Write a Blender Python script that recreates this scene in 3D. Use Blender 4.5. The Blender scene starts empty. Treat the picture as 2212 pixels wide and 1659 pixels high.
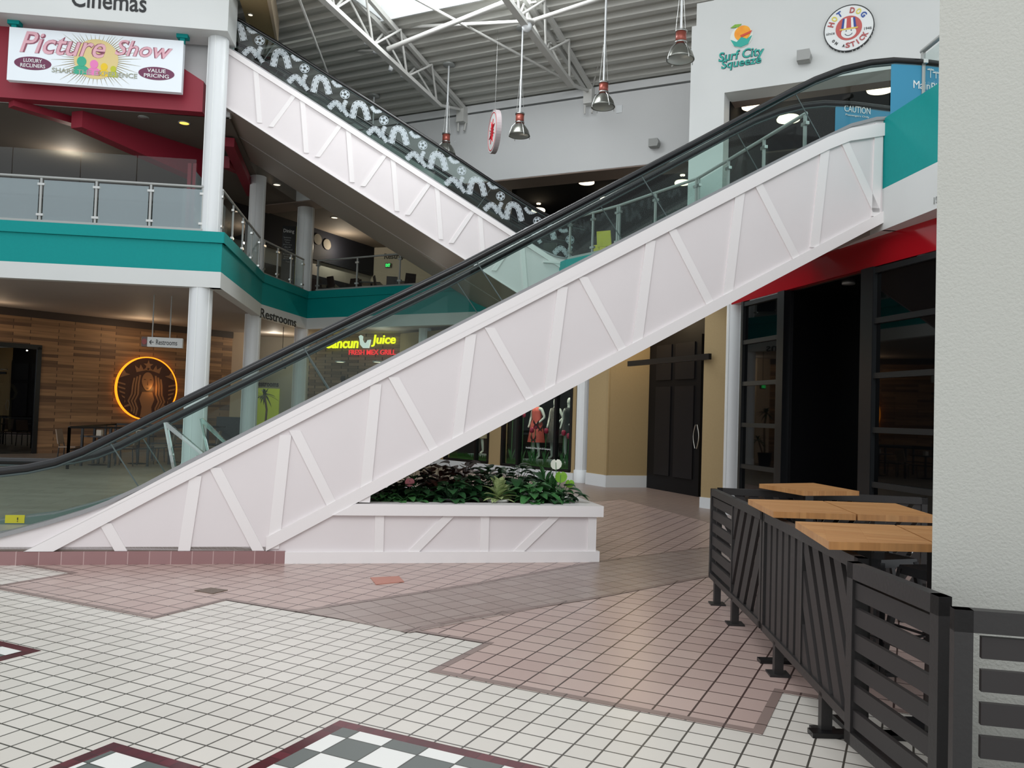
import bpy, math, random
from mathutils import Vector
random.seed(7)
S = bpy.context.scene
COL = S.collection
PI = math.pi
# ------------------------------------------------------------------ camera
FPX, CX, CY, H = 1800.0, 1106.0, 829.5, 1.6
ROLL = 0.033
PIT = math.atan(66.5 / FPX)
fw = Vector((0, math.cos(PIT), math.sin(PIT)))
r0 = Vector((1, 0, 0)); u0 = Vector((0, -math.sin(PIT), math.cos(PIT)))
rt = r0 * math.cos(ROLL) + u0 * math.sin(ROLL)
up = u0 * math.cos(ROLL) - r0 * math.sin(ROLL)
cam = bpy.data.cameras.new('camera'); camo = bpy.data.objects.new('camera', cam); COL.objects.link(camo)
from mathutils import Matrix
M = Matrix((rt, up, -fw)).transposed().to_4x4(); M.translation = Vector((0, 0, H))
camo.matrix_world = M
cam.sensor_width = 36; cam.lens = 36 * FPX / 2212; cam.clip_start = .05; cam.clip_end = 300
S.camera = camo
# ------------------------------------------------------------------ world, light, exposure
S.view_settings.view_transform = 'Standard'; S.view_settings.look = 'None'
S.view_settings.gamma = 1; S.view_settings.exposure = 0.0; S.view_settings.use_curve_mapping = False
W = bpy.data.worlds.new('world'); S.world = W; W.use_nodes = True
W.node_tree.nodes['Background'].inputs[0].default_value = (.93, .97, 1, 1)
W.node_tree.nodes['Background'].inputs[1].default_value = 1.05
def area(name, loc, tgt, sx, sy, e, col=(1, 1, 1), spread=180):
    l = bpy.data.lights.new(name, 'AREA'); l.shape = 'RECTANGLE'; l.size = sx; l.size_y = sy; l.energy = e; l.color = col; l.spread = math.radians(spread)
    o = bpy.data.objects.new(name, l); COL.objects.link(o); o.location = loc
    o.rotation_euler = (Vector(tgt) - Vector(loc)).to_track_quat('-Z', 'Y').to_euler(); return o
def point(name, loc, e, col=(1, .8, .55), r=.08):
    r = .03
    l = bpy.data.lights.new(name, 'POINT'); l.energy = e; l.color = col; l.shadow_soft_size = r
    o = bpy.data.objects.new(name, l); COL.objects.link(o); o.location = loc; return o
# daylight falling through the ridge skylight, then two added fill lights
area('skylight_and_fill', (-1.3, 17.7, 11.25), (-1.3, 17.9, 0), 3.2, 2.2, 300, (.95, .98, 1))
area('skylight_and_fill', (-1, 12.5, 13.2), (1, 21, 6), 14, 4, 330, (.95, .98, 1))  # added overhead fill away from the skylight, aimed to brighten the back wall
area('front_fill', (-1, -3, 11), (0, 9.5, 2), 12, 7, 800, (1, .985, .975))  # unseen fill behind the camera, added to brighten the front escalator panels

# ------------------------------------------------------------------ picture-plane helpers (a pixel becomes a point on a real plane)
def ray(x, y): return fw * FPX + rt * (x - CX) - up * (y - CY)
C0 = Vector((0, 0, H))
def zp(x, y, z=0.0):
    d = ray(x, y); return C0 + d * ((z - H) / d.z)
def at(x, y, Y):
    d = ray(x, y); return C0 + d * (Y / d.y)
class Fr:
    """vertical frame: s along heading, n sideways (away from the hall), z up"""
    def __init__(s, p, h, side=-1):
        s.p = Vector((p[0], p[1], 0)); s.h = h; a = math.radians(h)
        s.e = Vector((math.sin(a), math.cos(a), 0)); b = math.radians(h + 90 * side); s.n = Vector((math.sin(b), math.cos(b), 0))
    def w(s, a, n, z): return s.p + s.e * a + s.n * n + Vector((0, 0, z))
    def px(s, x, y, n=0.0):
        d = ray(x, y); q = s.p + s.n * n; t = s.n.dot(q - C0) / s.n.dot(d); P = C0 + d * t
        return ((P - s.p).dot(s.e), P.z)
# ------------------------------------------------------------------ materials
def lin(c): return tuple(((v / 255) / 12.92 if v / 255 <= .04045 else ((v / 255 + .055) / 1.055) ** 2.4) for v in c)
MATS = {}
def mat(name, rgb, rough=.55, metal=0, emit=None, es=0, alpha=None, spec=.5, coat=0):
    m = bpy.data.materials.new(name); m.use_nodes = True; b = m.node_tree.nodes['Principled BSDF']
    b.inputs['Base Color'].default_value = (*lin(rgb), 1); b.inputs['Roughness'].default_value = rough; b.inputs['Metallic'].default_value = metal
    b.inputs['Specular IOR Level'].default_value = spec; b.inputs['Coat Weight'].default_value = coat
    if emit: b.inputs['Emission Color'].default_value = (*lin(emit), 1); b.inputs['Emission Strength'].default_value = es
    MATS[name] = m; return m
def noisy(name, rgb, rgb2, scale=8, rough=.6, bump=0, detail=4, spec=.5, stretch=(1, 1, 1), coords='Object'):
    m = mat(name, rgb, rough, spec=spec); nt = m.node_tree; N = nt.nodes; b = N['Principled BSDF']
    tc = N.new('ShaderNodeTexCoord'); mp = N.new('ShaderNodeMapping'); mp.inputs['Scale'].default_value = stretch
    no = N.new('ShaderNodeTexNoise'); no.inputs['Scale'].default_value = scale; no.inputs['Detail'].default_value = detail
    mx = N.new('ShaderNodeMixRGB'); mx.inputs[1].default_value = (*lin(rgb), 1); mx.inputs[2].default_value = (*lin(rgb2), 1)
    L = nt.links.new; L(tc.outputs[coords], mp.inputs[0]); L(mp.outputs[0], no.inputs['Vector'])
    L(no.outputs['Fac'], mx.inputs[0]); L(mx.outputs[0], b.inputs['Base Color'])
    if bump:
        bp = N.new('ShaderNodeBump'); bp.inputs['Strength'].default_value = bump; bp.inputs['Distance'].default_value = .01
        L(no.outputs['Fac'], bp.inputs['Height']); L(bp.outputs[0], b.inputs['Normal'])
    return m
def glass(name, rgb, refl=.12, frost=0.0, frostcol=(200, 215, 215), rough=0.0):
    m = bpy.data.materials.new(name); m.use_nodes = True; nt = m.node_tree; N = nt.nodes; N.clear(); L = nt.links.new
    out = N.new('ShaderNodeOutputMaterial'); tr = N.new('ShaderNodeBsdfTransparent'); tr.inputs[0].default_value = (*lin(rgb), 1)
    gl = N.new('ShaderNodeBsdfGlossy'); gl.inputs['Roughness'].default_value = rough; gl.inputs[0].default_value = (1, 1, 1, 1)
    fr = N.new('ShaderNodeLayerWeight'); fr.inputs[0].default_value = .5
    pw = N.new('ShaderNodeMath'); pw.operation = 'POWER'; pw.inputs[1].default_value = 5; L(fr.outputs['Facing'], pw.inputs[0])
    mu = N.new('ShaderNodeMath'); mu.operation = 'MULTIPLY_ADD'; mu.inputs[1].default_value = .8; mu.inputs[2].default_value = refl; mu.use_clamp = True
    mx = N.new('ShaderNodeMixShader'); L(pw.outputs[0], mu.inputs[0]); L(mu.outputs[0], mx.inputs[0])
    df = N.new('ShaderNodeBsdfDiffuse'); df.inputs[0].default_value = (*lin(frostcol), 1)
    m2 = N.new('ShaderNodeMixShader'); m2.inputs[0].default_value = frost; L(tr.outputs[0], m2.inputs[1]); L(df.outputs[0], m2.inputs[2])
    L(m2.outputs[0], mx.inputs[1]); L(gl.outputs[0], mx.inputs[2]); L(mx.outputs[0], out.inputs[0])
    MATS[name] = m; return m
def gridmat(name, c1, c2, grout, u, v, o, su, sv, rough=.3, mortar=.03, offset=0.0, var=.5, spec=.5, noise=None, bumpd=0, checker=None):
    """tiles or planks laid along the directions u and v, in metres"""
    m = mat(name, c1, rough, spec=spec); nt = m.node_tree; N = nt.nodes; b = N['Principled BSDF']; L = nt.links.new
    tc = N.new('ShaderNodeTexCoord'); sub = N.new('ShaderNodeVectorMath'); sub.operation = 'SUBTRACT'; sub.inputs[1].default_value = o
    L(tc.outputs['Object'], sub.inputs[0])
    def ax(d, s):
        a = N.new('ShaderNodeVectorMath'); a.operation = 'DOT_PRODUCT'; a.inputs[1].default_value = (d[0] / s, d[1] / s, d[2] / s); L(sub.outputs[0], a.inputs[0]); return a.outputs['Value']
    cb = N.new('ShaderNodeCombineXYZ'); U = ax(u, su); V = ax(v, sv); L(U, cb.inputs[0]); L(V, cb.inputs[1])
    br = N.new('ShaderNodeTexBrick'); br.offset = offset; br.squash = 1; br.inputs['Scale'].default_value = 1
    br.inputs['Brick Width'].default_value = 1; br.inputs['Row Height'].default_value = 1
    br.inputs['Mortar Size'].default_value = mortar; br.inputs['Mortar Smooth'].default_value = .05; br.inputs['Bias'].default_value = 0
    br.inputs['Color1'].default_value = (*lin(c1), 1); br.inputs['Color2'].default_value = (*lin(c2), 1); br.inputs['Mortar'].default_value = (*lin(grout), 1)
    L(cb.outputs[0], br.inputs['Vector']); col = br.outputs['Color']
    if checker:
        ck = N.new('ShaderNodeTexChecker'); ck.inputs['Scale'].default_value = 1; ck.inputs[1].default_value = (*lin(checker[0]), 1); ck.inputs[2].default_value = (*lin(checker[1]), 1)
        L(cb.outputs[0], ck.inputs['Vector']); mx = N.new('ShaderNodeMixRGB'); L(br.outputs['Fac'], mx.inputs[0]); L(ck.outputs[0], mx.inputs[1]); mx.inputs[2].default_value = (*lin(grout), 1); col = mx.outputs[0]
    if noise:
        no = N.new('ShaderNodeTexNoise'); no.inputs['Scale'].default_value = noise[0]; no.inputs['Detail'].default_value = 5
        mp = N.new('ShaderNodeMapping'); mp.inputs['Scale'].default_value = noise[2]; L(cb.outputs[0], mp.inputs[0]); L(mp.outputs[0], no.inputs['Vector'])
        mr = N.new('ShaderNodeMapRange'); mr.inputs['To Min'].default_value = 1 - noise[1]; mr.inputs['To Max'].default_value = 1 + noise[1]; L(no.outputs['Fac'], mr.inputs[0])
        sc = N.new('ShaderNodeVectorMath'); sc.operation = 'SCALE'; L(col, sc.inputs[0]); L(mr.outputs[0], sc.inputs['Scale']); col = sc.outputs[0]
    L(col, b.inputs['Base Color'])
    if bumpd:
        bp = N.new('ShaderNodeBump'); bp.invert = True; bp.inputs['Strength'].default_value = .6; bp.inputs['Distance'].default_value = bumpd
        L(br.outputs['Fac'], bp.inputs['Height']); L(bp.outputs[0], b.inputs['Normal'])
    return m
EA = Vector((math.sin(math.radians(115.6)), math.cos(math.radians(115.6)), 0)); EB = Vector((math.sin(math.radians(25.6)), math.cos(math.radians(25.6)), 0))
TO = zp(1045, 1390)
def T(a, b, z=0.0):
    p = TO + EA * a + EB * b; return Vector((p.x, p.y, z))
mWhiteTile = gridmat('white_floor_tile', (208, 203, 195), (200, 195, 187), (74, 70, 64), EA, EB, TO, .15, .15, .28, .035, noise=(1.2, .05, (.12, .12, .12)), bumpd=.002)
mPinkTile = gridmat('pink_floor_tile', (180, 158, 150), (170, 147, 140), (66, 48, 44), EA, EB, TO, .2, .2, .3, .03, noise=(1.2, .08, (.15, .15, .15)), bumpd=.002)
bh = math.radians(47.5); BU = Vector((math.sin(bh), math.cos(bh), 0)); BV = Vector((math.cos(bh), -math.sin(bh), 0))
mBrownTile = gridmat('brown_band_tile', (152, 137, 130), (141, 124, 117), (84, 66, 60), BU, BV, zp(660, 1321), .2, .2, .32, .025, noise=(1.2, .08, (.15, .15, .15)), bumpd=.002)
mBrown2 = gridmat('brown_lane_tile', (142, 126, 118), (134, 117, 110), (104, 88, 82), EA, EB, TO, .15, .15, .35, .02)
mStrip = gridmat('brown_strip_tile', (134, 116, 110), (126, 108, 102), (74, 58, 54), EA, EB, TO, .3, .3, .35, .02)
mMaroon = gridmat('maroon_tile', (96, 34, 44), (74, 22, 30), (60, 24, 28), EA, EB, T(.04, -1.68), .075, .075, .15, .04)
mCheck = gridmat('checker_tile', (230, 230, 226), (226, 226, 222), (60, 62, 58), EA, EB, T(.115 - .1, -1.755 + .1), .2, .2, .3, .02, checker=((92, 98, 95), (222, 222, 218)))
mStone = gridmat('grey_stone_floor', (140, 130, 119), (126, 116, 105), (104, 95, 86), Vector((math.sin(math.radians(83)), math.cos(math.radians(83)), 0)), Vector((-.12, .99, 0)), (0, 0, 0), .9, .3, .4, .012, .5, noise=(3, .2, (.6, 2.5, 1)))
mPanel = noisy('white_panel_paint', (226, 220, 221), (219, 213, 214), 1.5, .5)
mBatten = mat('white_batten_paint', (232, 228, 228), .42)
mWhite = noisy('white_wall_paint', (216, 219, 218), (208, 212, 211), 1.2, .6)
mWallGrey = noisy('grey_white_wall_paint', (216, 218, 218), (208, 210, 211), .8, .7)
mColumn = mat('white_column_paint', (222, 226, 228), .4)
mTeal = noisy('teal_paint', (0, 148, 146), (0, 140, 138), 20, .6, spec=.25)
mRed = mat('crimson_paint', (146, 32, 52), .5)
mRedGloss = mat('glossy_red_panel', (165, 14, 28), .12, spec=.6)
mSoffit = noisy('soffit_paint', (176, 168, 162), (166, 158, 152), 1, .7)
mDarkCeil = mat('dark_brown_ceiling', (104, 96, 88), .8)
mBlack = mat('black_interior', (9, 10, 12), .9, spec=.2)
mBrownSoffit = mat('brown_soffit_paint', (132, 116, 106), .7)
mTan = noisy('tan_wall_paint', (172, 150, 110), (164, 142, 102), 30, .75)
mCream = mat('cream_wall_paint', (205, 186, 160), .7)
mDeck = mat('grey_steel_deck', (196, 196, 190), .6)
mSteelW = mat('white_painted_steel', (206, 206, 202), .45)
mSteel = mat('brushed_steel', (190, 192, 190), .28, 1)
mGreyM = mat('grey_painted_metal', (165, 168, 166), .4, .3)
mRubber = mat('black_handrail_rubber', (14, 15, 17), .22)
mIron = noisy('black_powder_coated_steel', (38, 36, 36), (32, 30, 30), 60, .45, .1)
mIron2 = mat('black_steel_slat', (46, 43, 43), .5, spec=.35)
mBlackM = mat('black_metal', (16, 16, 18), .3)
mGlass = glass('balustrade_glass', (222, 236, 232), .017)
mGlassC = glass('clear_glass', (228, 238, 236), .045)
mGlassF = glass('frosted_railing_glass', (190, 210, 210), .1, .5, (150, 170, 176))
mAcryl = glass('clear_acrylic', (228, 236, 234), .22)
mDecal = glass('frosted_film_decal', (220, 230, 232), .04, .62, (200, 210, 216))
mBGlass = mat('dark_storefront_glass', (5, 7, 9), .02, spec=.5)
mBFrame = mat('dark_storefront_frame', (30, 33, 35), .35)
mDoor = noisy('black_door_panel', (20, 19, 21), (16, 15, 16), 30, .6, spec=.2)
mBlackT = mat('black_lettering', (40, 42, 44), .6)
mWhiteT = mat('white_lettering', (232, 236, 236), .5)
mCopper = mat('copper_red_collar', (150, 78, 66), .35, .4)
mLampIn = mat('frosted_lamp_glass', (200, 204, 200), .3, .3)
mWarm = mat('warm_lamp_disc', (255, 240, 215), .5, emit=(255, 232, 196), es=3.2)
mWarmY = mat('yellow_downlight', (255, 220, 140), .5, emit=(255, 205, 90), es=1.6)
mCool = mat('small_white_downlight', (255, 240, 220), .5, emit=(255, 236, 210), es=1.4)
mSky = mat('bright_skylight_panel', (250, 252, 252), .6, emit=(248, 252, 250), es=1.6)
mSoil = noisy('planter_soil', (96, 82, 80), (70, 58, 56), 60, .9, .8)
mBrick = gridmat('mauve_base_tile', (152, 118, 118), (140, 104, 104), (184, 158, 156), Vector((math.sin(math.radians(77.8)), math.cos(math.radians(77.8)), 0)), Vector((0, 0, 1)), (-2.27, 8.62, -.02), .2, .2, .35, .02)
mWood = gridmat('butcher_block_wood', (190, 141, 90), (174, 123, 74), (168, 116, 68), Vector((.9, -.3, 0)).normalized(), Vector((.3, .95, 0)).normalized(), (0, 0, 0), .5, .035, .4, .004, .37, noise=(3, .32, (.6, 1.2, 1)))
mStucco = noisy('pale_stucco', (176, 177, 171), (168, 169, 163), 90, .85, .35)
mFoil = mat('grey_speaker_plastic', (160, 162, 160), .6)
# ------------------------------------------------------------------ mesh builder
class MB:
    def __init__(s): s.v = []; s.f = []; s.m = []; s.cur = 0; s.sm = []
    def add(s, vs, fs, smooth=False):
        o = len(s.v); s.v += [Vector(p) for p in vs]
        for f in fs: s.f.append([i + o for i in f]); s.m.append(s.cur); s.sm.append(smooth)
        return s
    def hexa(s, b, t): return s.add(list(b) + list(t), [(3, 2, 1, 0), (4, 5, 6, 7), (0, 1, 5, 4), (1, 2, 6, 5), (2, 3, 7, 6), (3, 0, 4, 7)])
    def bx(s, fr, s0, s1, n0, n1, z0, z1):
        q = [(s0, n0), (s1, n0), (s1, n1), (s0, n1)]
        return s.hexa([fr.w(a, n, z0) for a, n in q], [fr.w(a, n, z1) for a, n in q])
    def box(s, x0, x1, y0, y1, z0, z1):
        q = [(x0, y0), (x1, y0), (x1, y1), (x0, y1)]
        return s.hexa([(x, y, z0) for x, y in q], [(x, y, z1) for x, y in q])
    def prism(s, fr, poly, n0, n1):
        k = len(poly); a = [fr.w(p[0], n0, p[1]) for p in poly]; b = [fr.w(p[0], n1, p[1]) for p in poly]
        return s.add(a + b, [list(range(k)), list(range(2 * k - 1, k - 1, -1))] + [(i, i + k, (i + 1) % k + k, (i + 1) % k) for i in range(k)])
    def slab(s, pts, z0, z1):
        k = len(pts); a = [Vector((p[0], p[1], z0)) for p in pts]; b = [Vector((p[0], p[1], z1)) for p in pts]
        return s.add(a + b, [list(range(k - 1, -1, -1)), list(range(k, 2 * k))] + [(i, (i + 1) % k, (i + 1) % k + k, i + k) for i in range(k)])
    def bar(s, p, q, w, h=None, up_=Vector((0, 0, 1))):
        p = Vector(p); q = Vector(q); h = h or w; d = (q - p).normalized()
        if abs(d.dot(up_)) > .98: up_ = Vector((1, 0, 0))
        a = d.cross(up_).normalized() * w / 2; b = a.cross(d).normalized() * h / 2
        return s.hexa([p - a - b, p + a - b, p + a + b, p - a + b], [q - a - b, q + a - b, q + a + b, q - a + b])
    def tube(s, pts, r, seg=10, cap=True):
        pts = [Vector(p) for p in pts]; k = len(pts); rs = r if isinstance(r, (list, tuple)) else [r] * k; vs = []; fs = []
        pa = None
        for i, p in enumerate(pts):
            d = (pts[min(i + 1, k - 1)] - pts[max(i - 1, 0)]).normalized()
            if pa is None:
                ref = Vector((0, 0, 1)) if abs(d.z) < .9 else Vector((1, 0, 0)); a = d.cross(ref).normalized()
            else: a = (pa - d * pa.dot(d)).normalized()
            pa = a; b = d.cross(a)
            for j in range(seg):
                t = 2 * PI * j / seg; vs.append(p + a * math.cos(t) * rs[i] + b * math.sin(t) * rs[i])
        for i in range(k - 1):
            for j in range(seg): fs.append((i * seg + j, i * seg + (j + 1) % seg, (i + 1) * seg + (j + 1) % seg, (i + 1) * seg + j))
        s.add(vs, fs, True)
        if cap: s.add(vs[:seg], [list(range(seg - 1, -1, -1))]); s.add(vs[-seg:], [list(range(seg))])
        return s
    def lathe(s, c, prof, seg=24, axis=None, cap=False):
        c = Vector(c); ax = Vector(axis or (0, 0, 1)).normalized(); ref = Vector((0, 1, 0)) if abs(ax.y) < .9 else Vector((1, 0, 0))
        a = ax.cross(ref).normalized(); b = ax.cross(a); vs = []; fs = []; k = len(prof)
        for r, z in prof:
            for j in range(seg):
                t = 2 * PI * j / seg; vs.append(c + ax * z + a * r * math.cos(t) + b * r * math.sin(t))
        for i in range(k - 1):
            for j in range(seg): fs.append((i * seg + j, i * seg + (j + 1) % seg, (i + 1) * seg + (j + 1) % seg, (i + 1) * seg + j))
        s.add(vs, fs, True)
        if cap:
            s.add(vs[:seg], [list(range(seg - 1, -1, -1))]); s.add(vs[-seg:], [list(range(seg))])
        return s
    def build(s, name, mats, parent=None, label=None, kind=None):
        me = bpy.data.meshes.new(name); org = ORG.get(parent.as_pointer(), Vector((0, 0, 0))) if parent else Vector((0, 0, 0))
        me.from_pydata([tuple(v - org) for v in s.v], [], s.f); me.update()
        for m in (mats if isinstance(mats, (list, tuple)) else [mats]): me.materials.append(m)
        me.polygons.foreach_set('material_index', s.m); me.polygons.foreach_set('use_smooth', s.sm)
        o = bpy.data.objects.new(name, me); COL.objects.link(o)
        if parent: o.parent = parent; ORG[o.as_pointer()] = org
        if label: o['label'] = label
        if kind: o['kind'] = kind
        return o
ORG = {}
def thing(name, loc, label, cat, group=None):
    o = bpy.data.objects.new(name, None); o.empty_display_size = .1; COL.objects.link(o); o.location = loc; ORG[o.as_pointer()] = Vector(loc)
    o['label'] = label; o['category'] = cat
    if group: o['group'] = group
    return o
def tag(o, label, cat, group=None):
    o['label'] = label; o['category'] = cat
    if group: o['group'] = group
    return o
def struct(name, mb, m): return mb.build(name, m, kind='structure')
def dup(root, delta, label=None, group=None, rotz=None):
    def cp(o, par):
        c = o.copy(); COL.objects.link(c)
        if par: c.parent = par
        for ch in list(o.children): cp(ch, c)
        return c
    r = cp(root, None); r.location = Vector(root.location) + Vector(delta)
    if rotz is not None: r.rotation_euler.z = rotz
    if label: r['label'] = label
    if group: r['group'] = group
    return r
def text(body, m, fr, s, z, n, w, h, parent=None, name='lettering', ext=.006, bold=0.0, shear=0, flip=False, spacing=1, rot=0, align=None, kind=None, label=None):
    """letters on a frame: centre (s, z), fitted to width w and height h"""
    cu = bpy.data.curves.new('tmp', 'FONT'); cu.body = body; cu.size = 1; cu.extrude = .01; cu.offset = bold; cu.shear = shear; cu.space_character = spacing; cu.resolution_u = 3
    cu.space_line = .85; cu.align_x = align or 'CENTER'
    ob = bpy.data.objects.new('tmp', cu); COL.objects.link(ob); dg = bpy.context.evaluated_depsgraph_get(); dg.update()
    me = bpy.data.meshes.new_from_object(ob.evaluated_get(dg)); bpy.data.objects.remove(ob); bpy.data.curves.remove(cu)
    xs = [v.co.x for v in me.vertices]; ys = [v.co.y for v in me.vertices]
    cx = (min(xs) + max(xs)) / 2; cy = (min(ys) + max(ys)) / 2; kx = w / (max(xs) - min(xs)); ky = h / (max(ys) - min(ys)) if h else kx
    org = ORG.get(parent.as_pointer(), Vector((0, 0, 0))) if parent else Vector((0, 0, 0)); c, sn = math.cos(rot), math.sin(rot)
    for v in me.vertices:
        x = (v.co.x - cx) * kx * (-1 if flip else 1); y = (v.co.y - cy) * ky
        v.co = fr.w(s + x * c - y * sn, n - (ext if v.co.z > 0 else 0), z + x * sn + y * c) - org
    me.name = name; me.materials.clear(); me.materials.append(m)
    o = bpy.data.objects.new(name, me); COL.objects.link(o)
    if parent: o.parent = parent; ORG[o.as_pointer()] = org
    if label: o['label'] = label
    return o
def disc(mb, fr, s, z, rs, rz, n0, n1, seg=40):
    return mb.prism(fr, [(s + rs * math.cos(2 * PI * i / seg), z + rz * math.sin(2 * PI * i / seg)) for i in range(seg)], n0, n1)
def ringp(mb, fr, s, z, r1, r2, n0, n1, seg=48, a0=0, a1=2 * PI):
    for i in range(seg):
        p, q = a0 + (a1 - a0) * i / seg, a0 + (a1 - a0) * (i + 1) / seg
        mb.prism(fr, [(s + r1 * math.cos(p), z + r1 * math.sin(p)), (s + r2 * math.cos(p), z + r2 * math.sin(p)), (s + r2 * math.cos(q), z + r2 * math.sin(q)), (s + r1 * math.cos(q), z + r1 * math.sin(q))], n0, n1)
    return mb
exec_parts = []
#@@STRUCT
# ================================================================== SETTING
WX = Fr((0, 0), 90)                       # plain world frame: s = X, n = +Y, z
def poly(pts, z, mats, name, th=.002):
    mb = MB(); mb.slab([(p[0], p[1]) for p in pts], z - th, z); return struct(name, mb, mats)
def ZP(*l): return [zp(x, y) for x, y in l]
poly([(-32, -7), (14, -7), (14, 46), (-32, 46)], 0, mWhiteTile, 'floor', .1)
ST = [T(-14, .03), T(-4.34, .03), T(-4.34, -.73), T(-2.38, -.73), T(-2.38, 0), T(0, 0), T(0, -.74), T(2, -.74), T(2, .01), T(4.3, .01), T(4.3, -.74), T(7, -.74)]
poly(ST + [T(7, 30), T(-14, 30)][:2], .002, mPinkTile, 'trim_1')
mb = MB(); OFF = []
for i, p in enumerate(ST):
    nn = Vector((0, 0, 0)); ds = []
    if i > 0: ds.append((p - ST[i - 1]).normalized())
    if i < len(ST) - 1: ds.append((ST[i + 1] - p).normalized())
    for d in ds: nn += Vector((-d.y, d.x, 0)) * .055
    OFF.append(p + (nn if len(ds) == 2 else nn) + Vector((0, 0, .0035)))
for i in range(len(ST) - 1): mb.add([ST[i] + Vector((0, 0, .0035)), ST[i + 1] + Vector((0, 0, .0035)), OFF[i + 1], OFF[i]], [(0, 1, 2, 3)])
struct('trim_2', mb, mStrip)
band = ZP((660, 1321), (1040, 1262), (1290, 1215), (1530, 1184), (1800, 1150)) + ZP((1800, 1196), (1530, 1243), (1290, 1290), (910, 1357), (820, 1357))
band = [zp(655, 1322)] + band[1:8] + [zp(885, 1368)]
poly(band, .0045, mBrownTile, 'trim_3')
mb = MB()
for l in (ZP((640, 1322), (1040, 1260), (1290, 1214), (1530, 1183), (1800, 1149)), ZP((870, 1366), (1000, 1338), (1290, 1291), (1530, 1245), (1800, 1197))):
    for p, q in zip(l[:-1], l[1:]):
        d = (q - p).normalized(); nn = Vector((-d.y, d.x, 0)) * .03
        mb.add([v + Vector((0, 0, .0055)) for v in (p - nn, q - nn, q + nn, p + nn)], [(0, 1, 2, 3)])
struct('trim_4', mb, mStrip)
# dark patterned areas at the lower left edge of the photo
for k, pts in enumerate([[(.04, -1.68), (4, -1.68), (4, -5), (-.69, -5), (-.69, -2.44), (.04, -2.44)], [(-2.31, -1.67), (-2.31, -1.93), (-2.31, -2.0), (-5, -2.0), (-5, -1.67)]]):
    P = [T(a, b) for a, b in pts]; poly(P, .003, mMaroon, 'trim_%d' % (5 + 2 * k))
    if k == 0: I = [(.115, -1.755), (4, -1.755), (4, -5), (-.615, -5), (-.615, -2.515), (.115, -2.515)]
    else: I = [(-2.385, -1.745), (-2.385, -1.925), (-5, -1.925), (-5, -1.745)]
    poly([T(a, b) for a, b in I], .0045, mCheck, 'trim_%d' % (6 + 2 * k))
# brown lane in front of the doors beyond the planter, grey stone floor behind the escalator
lane = [(1.6, 22.2), (2.2, 19.3), (3.25, 19.7), (4.1, 17.5), (3.55, 15.4), (3.9, 14.8), (3.95, 13.6)] 
l2 = [zp(1535, 1130), zp(1345, 1079), zp(1285, 1084), zp(1225, 1075)]
poly([zp(1200, 1035)] + [Vector((a, b, 0)) for a, b in lane] + l2, .0045, mBrown2, 'trim_9')
poly([(-30, 10), (-2.8, 10.6), (-.6, 11.2), (-.9, 17), (-2.2, 26), (-1.5, 40), (-30, 40)], .005, mStone, 'trim_10')

E1 = Fr((zp(615, 1217).x, zp(615, 1217).y), 77.8)
E2 = Fr((at(1217, 580, 19.6).x, 19.6), 77.8)
# upper floor slab
FZ, TZ, TB = 5.2, 5.37, 4.5
chain = [(-20, 16.54), (-6.45, 18.1), (-7.2, 23.55), (-6.72, 26.9), (.15, 22.95), (1.2, 19.95), (2.2, 18.5), (3.45, 16.2), (4.3, 12.6), (4.46, 10.06), (4.6, 8.6), (4.95, 4.6)]
outer = [(14, 4.6), (14, 46), (-30, 46), (-30, 16.54)]
for nm, pts in (('floor.001', chain[:5] + [(.15, 46), (-30, 46), (-30, 16.54)]), ('floor.002', [(.15, 46)] + chain[4:] + outer[:2])):
    mb = MB(); k = len(pts); mb.slab(pts, 4.2, FZ); struct(nm, mb, mSoffit)
def fascia(p, q, name, wz=4.18, lip=True, n0=0):
    p = Vector((*p, 0)); q = Vector((*q, 0)); h = math.degrees(math.atan2((q - p).x, (q - p).y)); f = Fr(p, h); L = (q - p).length
    mb = MB(); mb.bx(f, -.02, L + .02, -.02, .22, wz, TB); mb.cur = 1; mb.bx(f, -.02, L + .02, -.02, .22, TB, TZ)
    if lip: mb.bx(f, -.06, L + .06, -.07, .25, TZ - .24, TZ)
    struct(name, mb, [mWhite, mTeal]); return f, L
FR = []
for i in range(len(chain) - 1):
    FR.append(fascia(chain[i], chain[i + 1], 'wall_' + ['left_fascia', 'left_return', 'inner_fascia', 'rear_fascia', 'landing_fascia', 'rear_right_fascia', 'rear_right_fascia_b', 'right_fascia', 'right_fascia_b', 'right_fascia_c', 'right_fascia_d'][i], 4.15 if i < 4 else 3.99, i < 4))
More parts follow.
